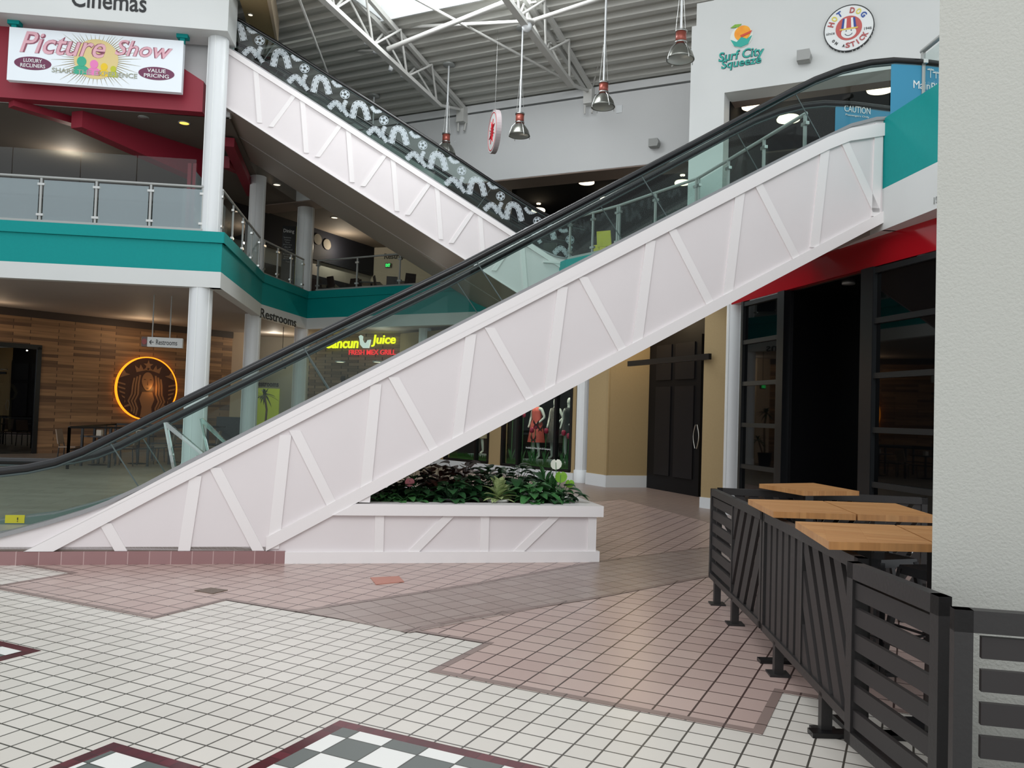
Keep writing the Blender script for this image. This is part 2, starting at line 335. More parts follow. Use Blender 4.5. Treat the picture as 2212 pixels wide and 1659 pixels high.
# right hand storefront (ground floor): glossy red header over black glass
RS = Fr((4.72, 9.5), -11.6, 1)
mb = MB(); mb.bx(RS, -4.5, 4.9, 0, .15, 3.62, 4.02); struct('wall_red_header', mb, mRedGloss)
mb = MB(); mb.bx(RS, -4.5, 6, -.12, 3.2, 3.995, 4.19); struct('ceiling_right', mb, mSoffit)
mb = MB(); mb.bx(RS, 1.2, 3.15, 1.3, 1.4, 0, 3.62); mb.bx(RS, 3.05, 3.2, .1, 1.3, 0, 3.62); mb.bx(RS, 1.15, 1.25, .1, 1.3, 0, 3.62); mb.bx(RS, 1.2, 3.1, .1, 1.3, 3.6, 3.66)
mb.bx(RS, -4.5, 5, 1.5, 1.6, 0, 3.62); struct('wall_right_recess', mb, mat('near_black_recess', (14, 15, 17), .25))
def storeglass(name, s0, s1, vert):
    w = MB(); w.cur = 0
    for a in vert: w.bx(RS, a - .035, a + .035, -.01, .09, 0, 3.62)
    for z0 in (.08, .88, 1.56, 2.24, 2.93, 3.57): w.bx(RS, s0, s1, 0, .08, z0 - .035, z0 + .035)
    o = struct(name, w, mBFrame); g = MB(); g.bx(RS, s0, s1, .04, .06, 0, 3.6); g.build('pane', mBGlass, o)
storeglass('window_1', 3.28, 4.5, [3.3, 4.48]); storeglass('window_2', -4.4, 1.0, [1.0, -1.2, -3])
mb = MB(); mb.bx(RS, .97, 1.22, -.02, .3, 0, 3.62); mb.bx(RS, 3.12, 3.3, -.02, .3, 0, 3.62); struct('trim_11', mb, mat('charcoal_pilaster', (24, 26, 29), .3))
# tan walls and the black double door beyond the planter
def wall(p, q, z0, z1, m, name, th=.15, side=-1, base=None, bz=.28):
    p = Vector((*p, 0)); q = Vector((*q, 0)); h = math.degrees(math.atan2((q - p).x, (q - p).y)); f = Fr(p, h, side); L = (q - p).length
    mb = MB(); mb.bx(f, 0, L, 0, th, z0, z1); struct(name, mb, m)
    if base:
        mb = MB(); mb.bx(f, -.01, L + .01, -.02, th, 0, bz); struct(base, mb, mColumn)
    return f, L
wall((3.55, 15.45), (3.98, 15.0), 0, 4.0, mTan, 'wall_right_a', .3, -1, 'baseboard_right_a', .2)
wall((2.23, 19.25), (3.27, 19.6), 0, 4.1, mTan, 'wall_right_c', .15, -1, 'baseboard_right_c')
wall((1.85, 20.0), (2.25, 19.25), 0, 4.1, mTan, 'wall_right_d', .15, -1, 'baseboard_right_d')
DF, DL = wall((3.27, 19.6), (4.05, 17.6), 0, 4.1, mDoor, 'wall_right_e', .3, -1)
wall((4.05, 17.6), (3.6, 15.45), 0, 4.1, mTan, 'wall_right_f', .1, -1)
mb = MB(); mb.bx(DF, .02, DL - .02, -.06, 0, 0, 3.45); o = struct('door_1', mb, mDoor)
for xa, xb in ((1414, 1446), (1455, 1496)):
    sa, sb_ = DF.px(xa, 900, -.1)[0], DF.px(xb, 900, -.1)[0]
    for za, zb0 in ((.35, 2.35), (2.5, 3.3)): m2 = MB(); m2.bx(DF, sa, sb_, -.09, -.06, za, zb0); m2.build('door_panel', mat('black_door_leaf', (26, 25, 28), .5, spec=.25), o)
hc_ = DF.px(1503, 960, -.16)[0]
m2 = MB()
for sg in (-1, 1):
    c = hc_ + sg * .03; m2.tube([DF.w(c + sg * .0 + sg * .07 * math.sin(t * PI / 8), -.16, 1.02 + .5 * t / 8) for t in range(9)], .011, 6)
m2.build('door_handle', mSteel, o)
# shop window wall with displays (behind the planter)
SW = Fr((-1.68 - .66 * 3.0, 24.6 + .755 * 3.0), 138.9)
SL = (Vector((1.6, 20.8, 0)) - SW.p).length
def swp(x, y): return SW.px(x, y)[0]
g0, g1 = swp(1085, 900), swp(1236, 900); h1 = swp(1058, 900); h0 = swp(962, 900)
mb = MB(); mb.bx(SW, 0, SL, 0, .2, 0, .2); mb.bx(SW, 0, SL, -.02, .2, 0, .22); mb.bx(SW, 0, h0, 0, .2, .2, 4.1); mb.bx(SW, h1, g0, 0, .2, .2, 4.1); mb.bx(SW, g1, SL, 0, .2, .2, 4.1); mb.bx(SW, 0, SL, 0, .2, 3.0, 4.1)
struct('wall_shop', mb, mTan)
mb = MB(); mb.bx(SW, 0, SL, -.04, .1, 0, .2); struct('baseboard_shop', mb, mColumn)
mb = MB(); mb.bx(SW, h0 - .3, SL + .2, 2.3, 2.4, 0, 3.2); mb.bx(SW, h0 - .3, SL + .2, .2, 2.3, .0, .22); mb.bx(SW, h0 - .3, SL + .2, .2, 2.3, 3.0, 3.1); mb.bx(SW, SL + .1, SL + .2, .2, 2.3, 0, 3.1); struct('wall_shop_interior', mb, mBlack)
for k, (a, b, vs) in enumerate([(h0, h1, (1029,)), (g0, g1, (1120, 1200))]):
    mb = MB()
    for v in [a + .03, b - .03] + [swp(x, 900) for x in vs]: mb.bx(SW, v - .04, v + .04, -.02, .1, .22, 3.0)
    mb.bx(SW, a, b, -.02, .1, .2, .27)
    o = struct('window_%d' % (3 + k), mb, mBlackM); g = MB(); g.bx(SW, a, b, .04, .05, .25, 3.0); g.build('pane', mGlassC, o)
    if k == 1: text('Available at New York & Company', mWhiteT, SW, *SW.px(1162, 969), -.0, .95, .06, o, 'lettering', .004)
# plank wall at the left with a dark shop window
PW = Fr((-14.6 - .629 * 4, 23.7 - .777 * 4), 39)
mPlank = gridmat('reclaimed_wood_planks', (158, 122, 86), (96, 70, 50), (66, 46, 34), PW.e, Vector((0, 0, 1)), (0, 0, 0), 1.25, .095, .6, .008, .37, noise=(1.1, .6, (1, 1.3, 1)))
PL = 11.4
wd = PW.px(84, 850)[0]; wz = PW.px(40, 752)[1]
mb = MB(); mb.bx(PW, wd, PL, 0, .2, 0, 4.0); mb.bx(PW, 0, wd, 0, .2, wz, 4.0); struct('wall_left_planks', mb, mPlank)
mb = MB(); mb.bx(PW, -.5, wd + .5, 1.6, 1.7, 0, 3.6); mb.bx(PW, -.5, -.4, .2, 1.6, 0, 3.6); mb.bx(PW, wd + .4, wd + .5, .2, 1.6, 0, 3.6); mb.bx(PW, -.5, wd + .5, .2, 1.6, 3.4, 3.5); struct('wall_left_niche', mb, mBlack)
mb = MB(); mb.bx(PW, 0, PL, -.03, .25, 3.98, 4.25); struct('trim_12', mb, mat('dark_bronze_trim', (52, 40, 34), .6))
wd = PW.px(84, 850)[0]
mb = MB(); mb.bx(PW, wd - .12, wd, -.06, .1, 0, PW.px(86, 750)[1]); mb.bx(PW, 0, wd, -.06, .1, PW.px(40, 752)[1], PW.px(40, 742)[1]); o = struct('window_5', mb, mBlackM)
m2 = MB(); m2.bx(PW, 0, wd - .1, -.02, -.01, 0, PW.px(40, 752)[1]); m2.build('pane', glass('dark_shop_window_glass', (130, 140, 150), .1), o)
# cream wall, restroom corridor and stone-plank storefront further right
a = PW.w(PL, 0, 0)
wall((a.x, a.y), (a.x + .62, a.y + .06), 0, 4.2, mCream, 'wall_cream', .2, -1)
wall((-10.9, 31.0), (-6.6, 31.0), 0, 4.2, mat('grey_corridor_wall', (150, 147, 138), .7), 'wall_corridor', .2, -1)
CW = Fr((-6.75, 29.2), 115.6)
mPlank2 = gridmat('grey_brown_stone_planks', (152, 128, 106), (108, 90, 76), (56, 46, 40), CW.e, Vector((0, 0, 1)), (0, 0, 0), .7, .1, .7, .03, .41, noise=(2, .4, (1, 2, 1)))
mb = MB(); mb.bx(CW, -.5, 9, 0, .2, 2.75, 4.2); mb.bx(CW, -.5, 1.75, 0, .2, 0, 2.75); struct('wall_stone_planks', mb, mPlank2)
mb = MB(); mb.bx(CW, 1.7, 9, 3.2, 3.3, 0, 3); mb.bx(CW, 1.7, 9, .2, 3.3, 2.75, 2.85); struct('wall_grill_interior', mb, mat('dim_grill_interior', (96, 84, 76), .7))
mb = MB(); mb.bx(CW, 1.7, 9, 1.6, 1.75, 0, 1.35); mb.bx(CW, 2.6, 5, 3.0, 3.15, 1.6, 2.4); struct('wall_grill_counter', mb, mat('dark_counter_front', (58, 54, 60), .4))
mb = MB(); mb.bx(CW, .95, 1.1, -.03, .05, 0, 2.75); struct('trim_13', mb, mBlackM)
# upper level: white wall with steps and dark openings, back wall, dining interior
WR = Fr((4.07, 16.5), 116.6)
def hx(f, x, y): return f.px(x, y)
mb = MB(); xl = hx(WR, 1491, 200)[0]; x2 = hx(WR, 1505, 30)[0]; zs = hx(WR, 1491, 58)[1]; zt = hx(WR, 1505, 8)[1]
mb.prism(WR, [(xl, 5.1), (0, 5.1), (0, 8.2), (9, 8.2), (9, 10.6), (x2 + .35, 10.6), (x2 + .35, zt), (x2, zt), (x2, zs), (xl, zs)], 0, .55)
struct('wall_upper_right', mb, mWhite)
mb = MB(); mb.bx(WR, 0, 9, .3, 7, 8.55, 8.7); mb.bx(WR, -.5, 9, 6.8, 7, 5.2, 8.7); mb.bx(WR, -.5, .02, .5, 6.9, 5.2, 8.6); struct('ceiling_black_right', mb, mBlack)
mb = MB(); mb.bx(WR, .0, 9, .56, .9, 8.2, 8.7); struct('trim_14', mb, mBrownSoffit)
WB = Fr((-.6, 23.3), 116)
bx0, bx1 = -10, hx(WB, 1495, 250)[0]
mb = MB(); mb.bx(WB, bx0, bx1, 0, .9, 8.2, 10.2); mb.bx(WB, bx0, bx1, .3, .9, 10.2, 11); struct('wall_back', mb, mWallGrey)
mb = MB(); mb.bx(WB, bx0, bx1 + 3, .0, .9, 8.17, 8.21); struct('trim_15', mb, mBrownSoffit)
mb = MB(); mb.bx(WB, -2.2, bx1 + 4, .9, 12, 8.6, 8.75); mb.bx(WB, -2.2, bx1 + 4, 11.8, 12, 5.2, 8.6); mb.bx(WB, -2.3, -2.2, .9, 12, 5.2, 8.7); struct('ceiling_black_back', mb, mBlack)
# steel deck roof above the hall
def deckz(d): return 10.45 + .19 * d
mb = MB(); pts = []; d = -.3; per = .39
while d < 9.5:
    for dd, zz in ((0, 0), (.13, 0), (.18, .1), (.34, .1)): pts.append((d + dd, deckz(d + dd) + zz))
    d += per
k = len(pts); sk0, sk1 = -1.25, 2.6
def strip(sa, sb, lo, hi):
    q = [p for p in pts if lo <= p[0] <= hi]; n_ = len(q)
    mb.add([WB.w(sa, -p[0], p[1]) for p in q] + [WB.w(sb, -p[0], p[1]) for p in q], [(i, i + 1, i + 1 + n_, i + n_) for i in range(n_ - 1)])
SKD = 4.05
strip(-11, 14, -1, SKD); strip(-11, sk0, SKD - .3, 9.6); strip(sk1, 14, SKD - .3, 9.6); strip(sk0, sk1, 6.7, 9.6)
struct('ceiling', mb, mDeck)
mb = MB(); mb.add([WB.w(sk0, -SKD, deckz(SKD) + .35), WB.w(sk1, -SKD, deckz(SKD) + .35), WB.w(sk1, -6.8, deckz(6.8) + .35), WB.w(sk0, -6.8, deckz(6.8) + .35)], [(0, 1, 2, 3)])
struct('window_6', mb, mSky)
mb = MB(); mb.bx(WB, sk0 - .05, sk1 + .05, -SKD - .04, -SKD, deckz(SKD) - .05, deckz(SKD) + .4); mb.bx(WB, sk0 - .08, sk0, -6.8, -SKD, deckz(SKD), deckz(6.8) + .4); struct('trim_16', mb, mColumn)
mb = MB(); mb.bx(WB, -9, bx1, -.02, .3, 10.25, 10.45); struct('trim_17', mb, mWallGrey)
# dining hall ceiling and walls, upper left
cl = [(-30, 17.0), (-6.7, 18.9), (-7.5, 23.6), (-7.0, 27.3), (-.2, 23.6), (-.2, 44), (-30, 44)]
mb = MB(); mb.slab(cl, 8.2, 9.6); struct('ceiling_dining', mb, mDarkCeil)
D1 = Fr((-9.2, 27.0), 26.5)
e1 = D1.px(800, 620)[0]
mb = MB(); mb.bx(D1, -2, e1, 0, .2, 5.2, 8.2); struct('wall_dining_left', mb, mat('grey_dining_wall', (150, 150, 146), .7))
q = D1.w(e1, 0, 0)
D2, DL2 = wall((q.x, q.y), (1.5, 31.5), 5.2, 8.2, mat('pale_dining_wall', (176, 172, 160), .7), 'wall_dining_back', .2, -1)
mb = MB(); mb.bx(D1, -2, e1, -.12, 0, 7.05, 8.2); mb.bx(D1, -2.0, e1 - .6, -.04, 0, 5.9, 6.5); struct('trim_18', mb, mat('black_tile_band', (28, 30, 38), .7, spec=.2))
# cinema level: white band, crimson box, soffit and beams
LF, LL = FR[0]
def lf(x, y, n=0): return LF.px(x, y, n)
sR = lf(492, 60, -.25)[0]
mb = MB(); mb.bx(LF, -10, sR, -.25, .6, 9.74, 12.6); struct('wall_upper_left_band', mb, mWhite)
s_, z_ = zip(*[lf(*p, .45) for p in [(437, 243), (440, 176), (268, 64), (12, 40)]])
mb = MB(); mb.prism(LF, [(-12, 8.2), (s_[0], 8.16), (s_[1], z_[1]), (s_[2], z_[2]), (s_[2] - .05, 9.75), (-12, 9.75)], .45, .75); struct('wall_upper_left_crimson', mb, mRed)
mb = MB(); mb.bx(LF, -12, sR - .1, .76, .9, 8.2, 12.6); struct('wall_upper_left', mb, mWallGrey)
mb = MB()
p1 = at(178, 250, 18.75); p2 = at(437, 352, 21.4)
mb.hexa([(p1.x, p1.y, 7.82), (p2.x, p2.y, 7.4), (p2.x - .3, p2.y + .1, 7.4), (p1.x - .3, p1.y + .1, 7.82)], [(p1.x, p1.y, 8.2), (p2.x, p2.y, 8.2), (p2.x - .3, p2.y + .1, 8.2), (p1.x - .3, p1.y + .1, 8.2)])
p0 = at(25, 212, 18.2); p3 = at(180, 262, 19.5)
mb.bar((p0.x, p0.y, 8.12), (p3.x, p3.y, 8.12), .25, .16)
p4 = at(497, 255, 20.2); p5 = at(545, 378, 25.0); mb.bar((p4.x, p4.y, 8.05), (p5.x, p5.y, 8.05), .25, .22)
p6 = at(487, 350, 21.5); p7 = at(543, 376, 25); mb.bar(p6, p7, .2, .3)
struct('trim_19', mb, mRed)
mb = MB(); p = at(486, 300, 30); mb.bx(WX, -21, -8.7, 30, 30.2, 5.2, 8.2); struct('wall_lounge_back', mb, mat('dark_olive_wall', (112, 112, 100), .7))
# tan soffit and cream edge above the upper escalator
zz = 10.75
tp = [zp(505, -40, zz), zp(569, -40, zz), zp(597, 97, zz), zp(548, 97, zz)]
mb = MB(); mb.slab(tp, zz, zz + .25); struct('ceiling_tan', mb, mTan)
tq = [zp(569, -40, zz), zp(579, -40, zz), zp(601, 97, zz), zp(597, 97, zz)]
mb = MB(); mb.slab(tq, zz - .02, zz + .6); struct('trim_20', mb, mCream)
mb = MB(); mb.box(-8.4, -6.95, 22.4, 22.6, 9.6, 12.2); struct('wall_maroon', mb, mat('maroon_wall', (92, 24, 40), .6))
# ------------------------------------------------------------------ columns
def column(x, y, r, z0, z1, label, seams=3):
    t = thing('round_column', (x, y, z0), label, 'column', 'round white columns')
    mb = MB(); mb.lathe((x, y, 0), [(r, z0), (r, z1)], 36); mb.build('shaft', mColumn, t)
    for k in range(seams):
        a = PI * (1.15 + .35 * k); m = MB(); m.bar((x + r * math.cos(a), y + r * math.sin(a), z0), (x + r * math.cos(a), y + r * math.sin(a), z1), .018, .018); m.build('seam_strip', mWhiteT, t)
    if z0 == 0: mb = MB(); mb.lathe((x, y, 0), [(r + .03, 0), (r + .03, .3), (r, .31)], 36); mb.build('base_wrap', mColumn, t)
    return t
def colpx(x, D, r, z0, z1, label, yref=700):
    p = at(x, yref, D); return column(p.x, p.y, r, z0, z1, label)
colpx(432, 18.28, .24, 0, 4.2, 'round white column left of the planked wall, under the corner of the teal balcony')
colpx(466, 18.28, .215, 5.37, 9.75, 'tall white column on the balcony corner beside the cinema sign', 250)
colpx(542, 23.6, .22, 0, 4.2, 'round white column at the left end of the black Restrooms lettering', 800)
colpx(557, 23.75, .22, 5.37, 8.2, 'white upper column where the long escalator soffit starts', 420)
colpx(648, 27.0, .22, 0, 4.2, 'white lower column beside the lit grill storefront', 800)
colpx(659, 27.2, .27, 5.3, 8.2, 'white upper column beside the black dining directory', 520)
colpx(918, 25.9, .19, 2, 4.2, 'short visible white column right of the yellow lit grill sign', 720)
colpx(1258, 20.45, .165, 0, 4.1, 'slim white column between shop windows and tan wall', 950)
colpx(1590, 14.55, .19, 0, 4.1, 'white column between tan wall and black storefront', 850)
colpx(2017, 9.75, .2, 0, 4.1, 'white column at the right end of the black storefront, beside the big pillar', 850)
# near stucco pillar
PF = Fr((1.735, 3.42), 119.5)
mb = MB(); mb.bx(PF, 0, 1.2, 0, .55, 0, 7); struct('wall_near_pillar', mb, mStucco)
# ================================================================== ESCALATORS
def interp(pl, s):
    for (a, b), (c, d) in zip(pl[:-1], pl[1:]):
        if a <= s <= c: return b + (d - b) * (s - a) / (c - a)
    return pl[0][1] if s < pl[0][0] else pl[-1][1]
mSkirt = mat('brushed_skirt_panel', (120, 138, 134), .3, .6)
mStep = mat('grey_escalator_step', (70, 72, 74), .4, .6)
mMetalStrip = mat('grey_deck_strip', (150, 150, 152), .35, .4)
mSoffitPanel = mat('escalator_soffit_panel', (158, 146, 136), .42)  # brown-grey satin paint of the escalator undersides
mYellow = mat('yellow_paint', (225, 205, 40), .5)
mBlueD = mat('blue_film_sign', (52, 140, 176), .45)
def escalator(f, ue, le, rail, w, battens, root, trimcut, soffit=None, joints=(), loopl=None, looper=None, trimw=.17, rise=(0, 1), botw=.14, glass_m=None, side=True, endcap=True, boards=True):
    r_ = thing('escalator', root[0], root[1], 'escalator', root[2] if len(root) > 2 else None)
    s0, s1 = ue[0][0], ue[-1][0]
    body = MB(); poly_ = le + ue[::-1]
    body.prism(f, poly_, 0, .04); body.prism(f, poly_, w - .04, w); body.build('side_cladding', mPanel, r_)
    lo = MB()
    for (a, b), (c, d) in zip(le[:-1], le[1:]): lo.hexa([f.w(a, .0, b - .0), f.w(c, .0, d), f.w(c, w, d), f.w(a, w, b)], [f.w(a, 0, b + .04), f.w(c, 0, d + .04), f.w(c, w, d + .04), f.w(a, w, b + .04)])
    lo.build('underside', soffit or mSoffitPanel, r_)
    for n0, n1 in ((-.03, .24), (w - .24, w + .02)):
        dk = MB()
        for (a, b), (c, d) in zip(ue[:-1], ue[1:]): dk.hexa([f.w(a, n0, b - .03), f.w(c, n0, d - .03), f.w(c, n1, d - .03), f.w(a, n1, b - .03)], [f.w(a, n0, b + .012), f.w(c, n0, d + .012), f.w(c, n1, d + .012), f.w(a, n1, b + .012)])
        dk.build('deck_cover', mMetalStrip, r_)
    if boards:
        tb = MB(); u = [p for p in trimcut]
        tb.prism(f, [(a, max(b - trimw, .132)) for a, b in u] + [(a, b - .012) for a, b in u[::-1]], -.035, 0); tb.build('top_trim_board', mBatten, r_)
        slope = [p for p in le if p[1] > le[0][1] + .001 or True]
        L = le_sl = [p for i, p in enumerate(le)]
        bb = MB(); u = root[3] if len(root) > 3 else L
        bb.prism(f, [(a, b) for a, b in u] + [(a, b + botw) for a, b in u[::-1]], -.035, 0); bb.build('bottom_trim_board', mBatten, r_)
        for (a, b), (c, d), wd in battens:
            m_ = MB(); m_.prism(f, [(a - wd / 2, b), (a + wd / 2, b), (c + wd / 2, d), (c - wd / 2, d)][::1], -.018, 0); m_.build('batten', mBatten, r_)
    # balustrades
    lo_s, hi_s = rail[0][0], rail[-1][0]
    for k, n in enumerate((.18, w - .18)):
        h = MB(); pts = [f.w(a, n, b) for a, b in rail]; h.tube(pts, .042, 10); ho = h.build('handrail', mRubber, r_)
        pl_ = MB(); pl_.tube([f.w(a, n, b - .045) for a, b in rail], .018, 6); pl_.build('handrail_guide', mat_joint, ho)
        cuts = [lo_s + .1] + list(joints) + [hi_s - .1]
        for ja, jb in zip(cuts[:-1], cuts[1:]):
            g = MB(); top = []; bot = []; m_ = 10
            for i in range(m_ + 1):
                t = i / m_; sa = ja + (jb - ja) * t; zr = interp(rail, sa) - .045; sl = root_slope(rail, sa)
                top.append((sa, zr)); gap = (interp(rail, sa) - interp(ue, sa)); sb = sa + gap * sl * .8; bot.append((sb, interp(ue, sb)))
            bot[0] = (bot[0][0] + .004, bot[0][1]); bot[-1] = (bot[-1][0] - .004, bot[-1][1])
            g.add([f.w(a, n, b) for a, b in top] + [f.w(a, n, b) for a, b in bot], [(i, i + 1, i + 2 + m_, i + 1 + m_) for i in range(m_)])
            g.build('glass_panel', glass_m or mGlass, r_)
            if jb != cuts[-1]:
                j = MB(); j.bar(f.w(top[-1][0], n, top[-1][1]), f.w(bot[-1][0], n, bot[-1][1]), .008, .012); j.build('joint_seal', mat_joint, r_)
        sk = MB(); nn = .24 if k == 0 else w - .24
        sk.prism(f, [(a, b - .32) for a, b in ue] + [(a, b + .0) for a, b in ue[::-1]], min(nn, nn + (.02 if k == 0 else -.02)), max(nn, nn + (.02 if k == 0 else -.02))); sk.build('skirt_panel', mSkirt, r_)
    st = MB(); sgn = 1 if interp(ue, s1) > interp(ue, s0) else -1
    s = s0 + .3
    while s < s1 - .2:
        z = interp(ue, s + .15) - .2; zq = round((z - .0) / .2) * .2 if False else z
        st.bx(f, s, s + .36, .28, w - .28, zq - .22, zq); s += .36
    st.build('steps', mStep, r_)
    return r_
def root_slope(pl, s): return (interp(pl, s + .1) - interp(pl, s - .1)) / .2
mat_joint = mat('dark_glass_joint', (70, 84, 84), .4)
Z0 = .13
UE1 = [(-5.4, .17), (-3.3, .2), (-2.65, .29), (-2.25, .41), (-1.93, .52), (-1.72, .61), (-1.43, .76), (-1.16, .92), (2.26, 2.88), (5.58, 4.79), (5.94, 4.99), (6.18, 5.12), (6.4, 5.24), (6.75, 5.36), (7.2, 5.42), (8.3, 5.42)]
LE1 = [(-5.4, Z0), (-.19, Z0), (1.56, 1.11), (4.82, 2.94), (6.9, 4.1), (6.95, 4.2), (8.3, 5.25)]
rpx = [(0, 1018), (60, 1011), (120, 998), (180, 975), (240, 945), (400, 865), (700, 718), (1000, 573), (1240, 447), (1500, 310), (1700, 203), (1760, 173), (1820, 150), (1880, 136), (1930, 131), (2000, 135)]
R1 = [E1.px(x, y, .18) for x, y in rpx]
def arc(c, z, r, a0, a1, k=9): return [(c + r * math.cos(a0 + (a1 - a0) * i / k), z + r * math.sin(a0 + (a1 - a0) * i / k)) for i in range(k + 1)]
z9 = R1[0][1]; R1 = arc(-4.6, z9 - .33, .33, 1.5 * PI, .5 * PI)[1:-1] + [(-4.5, z9)] + R1
ze = R1[-1][1]; R1 = R1 + [(8.3, ze)] + arc(8.4, ze - .3, .3, .5 * PI, -.5 * PI)[1:-1]
R1g = [p for p in R1]
bat = []
for a, b in [((423, 1028), (398, 1190)), ((617, 940), (590, 1185)), ((812, 830), (787, 1085)), ((1017, 722), (985, 965)), ((1215, 620), (1185, 850)), ((1405, 520), (1375, 745)), ((1598, 415), (1570, 645)), ((1782, 315), (1758, 535)), ((228, 1130), (262, 1190)), ((465, 1010), (558, 1192)), ((637, 930), (727, 1110)), ((850, 815), (945, 985)), ((1057, 708), (1150, 872)), ((1258, 598), (1347, 762)), ((1450, 495), (1535, 660)), ((1635, 395), (1720, 560)), ((1820, 300), (1893, 460)), ((1898, 268), (1890, 468))]:
    q_ = E1.px(*b); bat.append((E1.px(*a), (q_[0], max(q_[1], .132)), .115))
trim1 = [(-2.43, .14), (-2.17, .3), (-1.16, .9), (2.26, 2.87), (5.58, 4.78), (6.1, 5.07), (6.4, 5.21), (6.9, 5.33)]
def rail_fix(R): return R
# handrail polyline is a loop; panels use the monotone part only
class _: pass
def esc_build(f, ue, le, R, w, bat, root, trim, joints, ends):
    mono = [p for p in R if ends[0] <= p[0] <= ends[1]]
    out = []
    for p in sorted(mono, key=lambda p: p[0]):
        if p[1] > interp(ue, p[0]) + .35: out.append(p)
    e = escalator(f, ue, le, out, w, bat, root, trim, joints=joints)
    for c in list(e.children):
        if c.name.startswith('handrail'):
            pass
    return e
esc1 = esc_build(E1, UE1, LE1, R1, 1.85, bat, (E1.w(-5.3, 0, 0), 'white clad escalator crossing the foreground, black handrails, rising to the right', None, [(-.19, Z0), (1.56, 1.11), (4.82, 2.94), (6.9, 4.1)]), trim1,
                 [E1.px(x, y, .18)[0] for x, y in ((238, 946), (655, 742), (1030, 558), (1385, 372), (1718, 196))], (-4.6, 8.4))
for n in (.18, 1.67):
    for arcpts in (arc(-4.6, z9 - .33, .33, .5 * PI, 1.5 * PI), arc(8.3, ze - .3, .3, .5 * PI, -.5 * PI)):
        m = MB(); m.tube([E1.w(a, n, b) for a, b in arcpts], .042, 10); m.build('handrail_return', mRubber, esc1)
m = MB(); m.bx(E1, -8, 0, -.03, 1.88, 0, Z0 - .001); m.build('tiled_base', mBrick, esc1)
m = MB(); m.bx(E1, -5.4, -4.2, .25, 1.6, Z0, .17); m.build('landing_plate', mSteel, esc1)
p = E1.px(35, 1122, 1.6); m = MB(); m.bx(E1, p[0] - .11, p[0] + .09, 1.585, 1.6, p[1] - .04, p[1] + .05); lb = m.build('warning_label', mYellow, esc1, 'yellow warning label inside the balustrade')
text('!', mBlackT, E1, p[0] + .02, p[1], 1.583, .01, .05, lb, 'label_mark')
# blue film signs on the glass at the top landing
a = E1.px(1925, 137, .17); b = E1.px(2010, 210, .17)
m = MB(); m.bx(E1, a[0], a[0] + .95, .165, .172, 5.42, ze - .05); o = m.build('blue_film_panel', mBlueD, esc1, 'blue film panel with white lettering')
text('MainPlace', mWhiteT, E1, *E1.px(2012, 187, .16), .163, .52, .1, o); text('CENTER', mWhiteT, E1, *E1.px(2012, 204, .16), .163, .2, .035, o)
m = MB(); q = E1.px(2010, 158, .16); m.tube([E1.w(q[0], .16, q[1] - .06), E1.w(q[0], .16, q[1] + .04)], .006, 5); m.tube([E1.w(q[0] + .08, .16, q[1] - .06), E1.w(q[0] + .08, .16, q[1] + .01)], .006, 5)
for cx_, cz_ in ((q[0], q[1] + .04), (q[0] + .08, q[1] + .01)):
    for k in range(6): t = PI * k / 5; m.bar(E1.w(cx_, .16, cz_), E1.w(cx_ + .05 * math.cos(t), .16, cz_ + .02 * math.sin(t)), .008, .008)
m.build('palm_emblem', mWhiteT, o)
a = E1.px(1805, 222, 1.66); m = MB(); m.prism(E1, [(a[0], interp(UE1, a[0])), (a[0] + 1.2, 5.42), (a[0] + 1.2, a[1] + .02), (a[0], a[1])], 1.655, 1.665); o = m.build('blue_film_panel', mBlueD, esc1, 'blue film panel reading CAUTION')
text('CAUTION', mWhiteT, E1, *E1.px(1852, 237, 1.65), 1.652, .42, .095, o); text('Passengers Only', mWhiteT, E1, *E1.px(1852, 251, 1.65), 1.652, .38, .035, o)
# clear guards standing on the deck of the front escalator
for k, ps in enumerate([[(353, 913), (372, 1018), (378, 1012), (361, 925), (434, 983), (440, 979), (361, 912)], [(431, 905), (446, 975), (449, 972), (437, 916), (487, 962), (492, 958), (437, 903)]]):
    n = .1 if k == 0 else 1.75
    pl = [E1.px(x, y, n) for x, y in ps]; t = thing('acrylic_guard', E1.w(pl[0][0], n, pl[0][1] - .4), ['clear acrylic wedge guard bolted to the near edge of the front escalator', 'clear acrylic wedge guard on the far edge of the front escalator, by the white column'][k], 'guard', 'clear guards on the escalator deck')
    m = MB(); m.prism(E1, pl, n, n + .1); m.build('wedge_blade', mAcryl, t)
    m = MB()
    for i in (1, 4): m.bx(E1, pl[i][0] - .05, pl[i][0] + .06, n - .01, n + .11, pl[i][1] - .04, pl[i][1] - .01)
    m.build('bracket', mSteel, t)
# upper escalator pair
QD = 20.3; E2 = Fr((at(1217, 580, QD).x, QD), 77.8); K2 = 20.3 / 19.6
def sc(s, z): return (s * K2, 1.6 + (z - 1.6) * K2)
UE2 = [sc(*p) for p in [(-9.6, 9.95), (-8.9, 9.92), (-8.3, 9.68), (-7.78, 9.45), (-5.66, 8.3), (-3.55, 7.14), (-1.34, 5.93), (-.9, 5.68), (-.55, 5.5), (-.2, 5.38), (.25, 5.32), (.8, 5.3)]]
LE2 = [sc(*p) for p in [(-9.6, 8.72), (-8.9, 8.72), (-7.75, 8.1), (-5.6, 6.9), (-3.49, 5.75), (-1.07, 4.42), (-.3, 4.38), (0.1, 4.9)]]
R2 = [E2.px(x, y, .18) for x, y in [(490, 32), (520, 45), (600, 93), (800, 220), (1000, 350), (1100, 417), (1150, 448), (1190, 470), (1230, 485), (1262, 492)]]
R2 = [(R2[0][0] - 1.6, R2[0][1] + .35), (R2[0][0] - .8, R2[0][1] + .25)] + R2
sc_ = E2.px(472, 150)[0]
